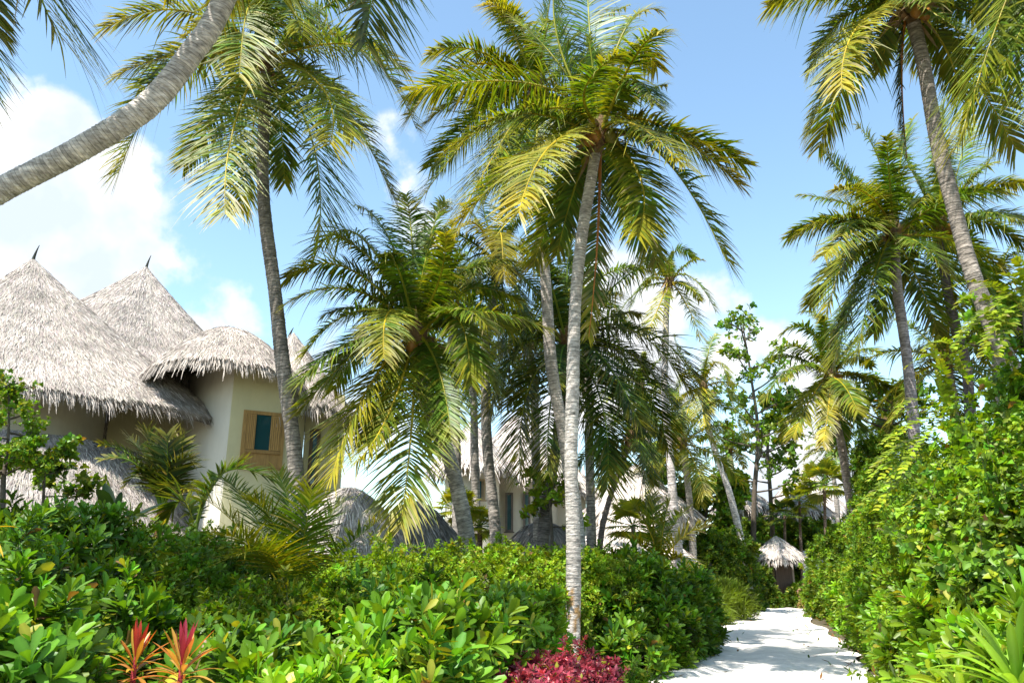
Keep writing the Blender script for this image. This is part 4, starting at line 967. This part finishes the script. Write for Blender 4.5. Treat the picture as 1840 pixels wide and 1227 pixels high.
# ---- villa 2
c = P(850, 768, 37); org2 = np.array([c[0], c[1], 0.0])
V2 = empty('thatched_villa', org2, 'cream two-storey villa with white thatch between the trunks at centre', 'villa')
z1 = zat(842, 37); thatch(V2, 848, 752, 37, lambda th: 1.9, lambda th: z1, org2, 221, prof=.95, tone=1.25, slen=.5, sw=.055, n_m2=80)
z2 = zat(862, 40); thatch(V2, 925, 745, 40, lambda th: 3.1, lambda th: z2, org2, 222, prof=.95, tone=1.3, slen=.5, sw=.055, n_m2=80)
z3 = zat(885, 42); thatch(V2, 1000, 800, 42, lambda th: 2.2, lambda th: z3, org2, 223, prof=.95, tone=1.3, slen=.5, sw=.055, n_m2=80)
cylinder_wall(V2, (c[0], c[1]), 1.25, 0, z1 + .3, WALLC * 1.1, org2, 28)
p2 = P(925, 800, 40); cylinder_wall(V2, (p2[0], p2[1]), 2.1, 0, z2 + .4, WALLC, org2, 32)
p3 = P(1000, 850, 42); cylinder_wall(V2, (p3[0], p3[1]), 1.5, 0, z3 + .4, WALLC * 1.1, org2, 28)
def xyd(px, d):
    depth = d * CP + 2.5 * SP
    return np.array([(px - 920) / F * depth, d])
window(V2, xyd(850, 35.62), xyd(872, 35.66), zat(898, 35.6), zat(860, 35.6), org2, timber=(.34, .24, .12))
window(V2, xyd(908, 37.80), xyd(922, 37.78), zat(955, 37.8), zat(885, 37.8), org2, shutters=False, timber=(.12, .1, .08))
window(V2, xyd(940, 37.80), xyd(953, 37.84), zat(955, 37.8), zat(885, 37.8), org2, shutters=False, timber=(.12, .1, .08))

# low garden walls
def gwall(label, xa, xb, d, yt, col):
    p, q = P(xa, yt, d), P(xb, yt, d); og = np.array([p[0], p[1], 0]); r_ = empty('garden_wall', og, label, 'wall', 'low garden walls')
    a = Acc(); box(a, [p[0], d, 0], [q[0] - p[0], 0, 0], [0, .25, 0], [0, 0, p[2]], col); a.build('wall', M_WALL, r_, smooth=False, origin=og)
    a = Acc(); box(a, [p[0] - .04, d - .04, p[2]], [q[0] - p[0] + .08, 0, 0], [0, .33, 0], [0, 0, .08], col * 1.1); a.build('coping', M_WALL, r_, smooth=False, origin=og)
gwall('low white garden wall beneath the white thatched cones', 1080, 1140, 30, 998, np.array([.7, .68, .66]))
gwall('grey garden wall behind the far hut, partly hidden by the hedge', 1440, 1490, 43, 992, np.array([.4, .4, .42]))
gwall('cream garden wall in the shade below the dense tree', 1264, 1292, 37, 1004, np.array([.55, .5, .4]))

# ------------------------------------------------------------------ ground
def sheet(name, x0, x1, y0, y1, nx, ny, z, col, mat, amp=0.0):
    xs = np.linspace(x0, x1, nx); ys = np.linspace(y0, y1, ny); X, Yy = np.meshgrid(xs, ys)
    Z = z + amp * (np.sin(X * 1.7 + Yy * .6) + np.sin(Yy * 2.3 - X * .9) * .7 + np.sin(X * 4.1) * .2)
    a = Acc(); i = np.arange(ny - 1)[:, None]; j = np.arange(nx - 1)[None]
    a.add(np.stack([X, Yy, Z], -1).reshape(-1, 3), np.stack([i * nx + j, i * nx + j + 1, (i + 1) * nx + j + 1, (i + 1) * nx + j], -1).reshape(-1, 4), col)
    return a.build(name, mat)
tag(sheet('ground', -500, 500, -60, 900, 60, 60, 0.0, np.array([.10, .085, .055]), M_SOIL), kind='structure')
Lp = [(-.4, -6), (.2, 2), (.7, 7)] + [tuple(G(x, y)[:2]) for x, y in ((1120, 1227), (1225, 1188), (1270, 1150), (1300, 1120), (1345, 1097))] + [(13.5, 45), (18, 50)]
Rp = [(2.4, -6), (2.9, 2), (3.6, 7)] + [tuple(G(x, y)[:2]) for x, y in ((1585, 1227), (1545, 1185), (1500, 1145), (1452, 1110), (1458, 1094))] + [(18, 43), (22, 47)]
nL = catmull(np.array([[*q, 0] for q in Lp]), 90); nR = catmull(np.array([[*q, 0] for q in Rp]), 90)
rg = np.random.default_rng(5); mcols = 24
s = np.linspace(0, 1, mcols)
V = nL[:, None] * (1 - s)[None, :, None] + nR[:, None] * s[None, :, None]
V[:, 0, 0] += .12 * np.sin(np.arange(90) * 1.3); V[:, -1, 0] += .12 * np.sin(np.arange(90) * 1.1)
V[..., 2] = .02 + .012 * np.sin(V[..., 0] * 5 + np.sin(V[..., 1] * 2)) + .012 * np.sin(V[..., 1] * 3.1 + V[..., 0]) - .02 * np.exp(-((s - .33) / .06) ** 2)[None] - .02 * np.exp(-((s - .68) / .06) ** 2)[None] + .02
a = Acc(); i = np.arange(89)[:, None]; j = np.arange(mcols - 1)[None]
a.add(V.reshape(-1, 3), np.stack([i * mcols + j, i * mcols + j + 1, (i + 1) * mcols + j + 1, (i + 1) * mcols + j], -1).reshape(-1, 4), np.array([.80, .75, .68]))
tag(a.build('path', M_SAND), kind='structure')

# leaf litter and creeping ground cover
rng = np.random.default_rng(77); a = Acc(); n = 26000
x = rng.uniform(-16, 24, n); y = rng.uniform(3, 48, n)
lx = np.interp(y, nL[:, 1], nL[:, 0]); rx = np.interp(y, nR[:, 1], nR[:, 0])
kp = (x < lx - .1) | (x > rx + .1); x, y = x[kp], y[kp]; n = len(x)
dv = rng.normal(0, 1, (n, 3)); dv[:, 2] = np.abs(dv[:, 2]) * .5
cc = np.where(rng.random((n, 1)) < .6, HD * 1.2, BROWN) * rng.uniform(.6, 1.3, (n, 1))
x[-n // 110:] = np.interp(y[-n // 110:], nL[:, 1], nL[:, 0]) + rng.random(len(x[-n // 110:])) ** 2 * 1.0
x[:n // 110] = np.interp(y[:n // 110], nR[:, 1], nR[:, 0]) - rng.random(len(x[:n // 110])) ** 2 * 1.0
strips(a, np.stack([x, y, np.full(n, .06)], 1), dv, np.repeat(UP[None], n, 0) + rng.normal(0, .2, (n, 3)), rng.uniform(.08, .2, n), .05, np.zeros((n, 3)), cc, cc, 2)
tag(a.build('leaf_litter', M_SMALL), 'brown and green leaf litter and creepers on the soil under the shrubs', 'ground cover', kind='stuff')

# far woodland
rng = np.random.default_rng(78); a = Acc(); n = 5200
x = rng.uniform(-75, 80, n); y = rng.uniform(62, 78, n)
top = 4.2 + 1.2 * np.sin(x * .35) + .8 * np.sin(x * .9 + 2) + .4 * np.sin(x * 2.1)
z = rng.uniform(0, 1, n) ** .7 * top
p = np.stack([x, y, z], 1)
rosettes(a, p, norm(np.stack([0 * x, -np.ones(n), np.ones(n)], 1)), rng, 7, .75, .35, HD * 1.3, HD, 25, 100, .5, .03, nseg=2, curl=.2, prof=([0, .5, 1], [.35, 1, .08]), jit=.6)
tag(a.build('woodland', M_SMALL), 'far dark green belt of island woodland behind the villas', 'woodland', kind='stuff')

# ------------------------------------------------------------------ light
SUN_EL, SUN_AZ = math.radians(61), math.radians(222)   # azimuth clockwise from +Y : behind-left of camera
sdir = Vector((math.sin(SUN_AZ) * math.cos(SUN_EL), math.cos(SUN_AZ) * math.cos(SUN_EL), math.sin(SUN_EL)))
SUN_AZ_V = math.atan2(sdir.x, sdir.y)
ld = bpy.data.lights.new('sun', 'SUN'); ld.energy = 4.6; ld.angle = math.radians(.5); ld.color = (1.0, .95, .87)
lo = bpy.data.objects.new('sun', ld); COL.objects.link(lo); lo.rotation_euler = sdir.to_track_quat('Z', 'Y').to_euler()

w = bpy.data.worlds.new('World'); scene.world = w; w.use_nodes = True; nt = w.node_tree; nt.nodes.clear()
ow = N(nt, 'ShaderNodeOutputWorld'); bg = N(nt, 'ShaderNodeBackground')
sky = N(nt, 'ShaderNodeTexSky'); sky.sky_type = 'NISHITA'; sky.sun_disc = False; sky.sun_elevation = SUN_EL; sky.sun_rotation = SUN_AZ_V
sky.air_density = 1.0; sky.dust_density = .7; sky.ozone_density = .8
tc = N(nt, 'ShaderNodeTexCoord')
nz = N(nt, 'ShaderNodeTexNoise'); nz.inputs['Scale'].default_value = 6.5; nz.inputs['Detail'].default_value = 8; nz.inputs['Roughness'].default_value = .56
nt.links.new(tc.outputs['Generated'], nz.inputs['Vector'])
clouds = [(-40, 290, .17, 1.0), (20, 400, .22, 1.0), (150, 360, .14, 1.0), (90, 230, .09, .95), (200, 500, .16, .9), (330, 620, .15, .8), (60, 560, .22, .9), (430, 570, .10, .62), (-200, 300, .3, 1.0), (1260, 530, .10, .9), (1190, 560, .12, .9), (1120, 520, .10, .7), (1300, 640, .12, .6), (690, 230, .10, .27),
          (1100, 700, .2, .7), (600, 640, .18, .6), (780, 400, .1, .4), (1400, 930, .3, .6), (1600, 250, .06, .2)]
last = None
for (px, py, r, s_) in clouds:
    dv = Vector(ray(px, py)).normalized()
    vd = N(nt, 'ShaderNodeVectorMath', operation='DISTANCE'); nt.links.new(tc.outputs['Generated'], vd.inputs[0]); vd.inputs[1].default_value = dv
    mr = N(nt, 'ShaderNodeMapRange'); mr.inputs['From Min'].default_value = 0; mr.inputs['From Max'].default_value = r; mr.inputs['To Min'].default_value = s_; mr.inputs['To Max'].default_value = 0
    nt.links.new(vd.outputs['Value'], mr.inputs['Value'])
    if last is None: last = mr.outputs[0]
    else:
        mm = N(nt, 'ShaderNodeMath', operation='MAXIMUM'); nt.links.new(last, mm.inputs[0]); nt.links.new(mr.outputs[0], mm.inputs[1]); last = mm.outputs[0]
sb = N(nt, 'ShaderNodeMath', operation='MULTIPLY_ADD'); nt.links.new(nz.outputs['Fac'], sb.inputs[0]); sb.inputs[1].default_value = 2.0; sb.inputs[2].default_value = -1.0
ad = N(nt, 'ShaderNodeMath', operation='ADD'); nt.links.new(last, ad.inputs[0]); nt.links.new(sb.outputs[0], ad.inputs[1])
rm = N(nt, 'ShaderNodeMapRange'); rm.interpolation_type = 'SMOOTHSTEP'; rm.inputs['From Min'].default_value = .30; rm.inputs['From Max'].default_value = .56
nt.links.new(ad.outputs[0], rm.inputs['Value'])
n2 = N(nt, 'ShaderNodeTexNoise'); n2.inputs['Scale'].default_value = 9; n2.inputs['Detail'].default_value = 5; nt.links.new(tc.outputs['Generated'], n2.inputs['Vector'])
cr = N(nt, 'ShaderNodeMix', data_type='RGBA'); cr.inputs[6].default_value = (2.6, 2.95, 3.4, 1); cr.inputs[7].default_value = (3.9, 3.95, 4.0, 1)
mr2 = N(nt, 'ShaderNodeMapRange'); mr2.inputs['From Min'].default_value = .35; mr2.inputs['From Max'].default_value = .6; nt.links.new(n2.outputs['Fac'], mr2.inputs['Value']); nt.links.new(mr2.outputs[0], cr.inputs[0])
mx = N(nt, 'ShaderNodeMix', data_type='RGBA'); nt.links.new(rm.outputs[0], mx.inputs[0]); wb = N(nt, 'ShaderNodeVectorMath', operation='MULTIPLY'); nt.links.new(sky.outputs[0], wb.inputs[0]); wb.inputs[1].default_value = (1.0, 1.08, 1.0); nt.links.new(wb.outputs[0], mx.inputs[6]); nt.links.new(cr.outputs[2], mx.inputs[7])
nt.links.new(mx.outputs[2], bg.inputs['Color']); bg.inputs['Strength'].default_value = .138
nt.links.new(bg.outputs[0], ow.inputs['Surface'])

# ------------------------------------------------------------------ camera
cd = bpy.data.cameras.new('camera'); cd.sensor_width = 36; cd.lens = 28.0; cd.clip_start = .05; cd.clip_end = 3000
co = bpy.data.objects.new('camera', cd); COL.objects.link(co); co.location = (0, 0, CAMZ); co.rotation_euler = (math.radians(90) + PITCH, 0, 0)
scene.camera = co
scene.view_settings.view_transform = 'Standard'; scene.view_settings.look = 'None'; scene.view_settings.gamma = 1; scene.view_settings.exposure = 1.27
scene.cycles.max_bounces = 6; scene.cycles.diffuse_bounces = 3; scene.cycles.glossy_bounces = 2; scene.cycles.transmission_bounces = 3; scene.cycles.transparent_max_bounces = 4
scene.cycles.use_denoising = True
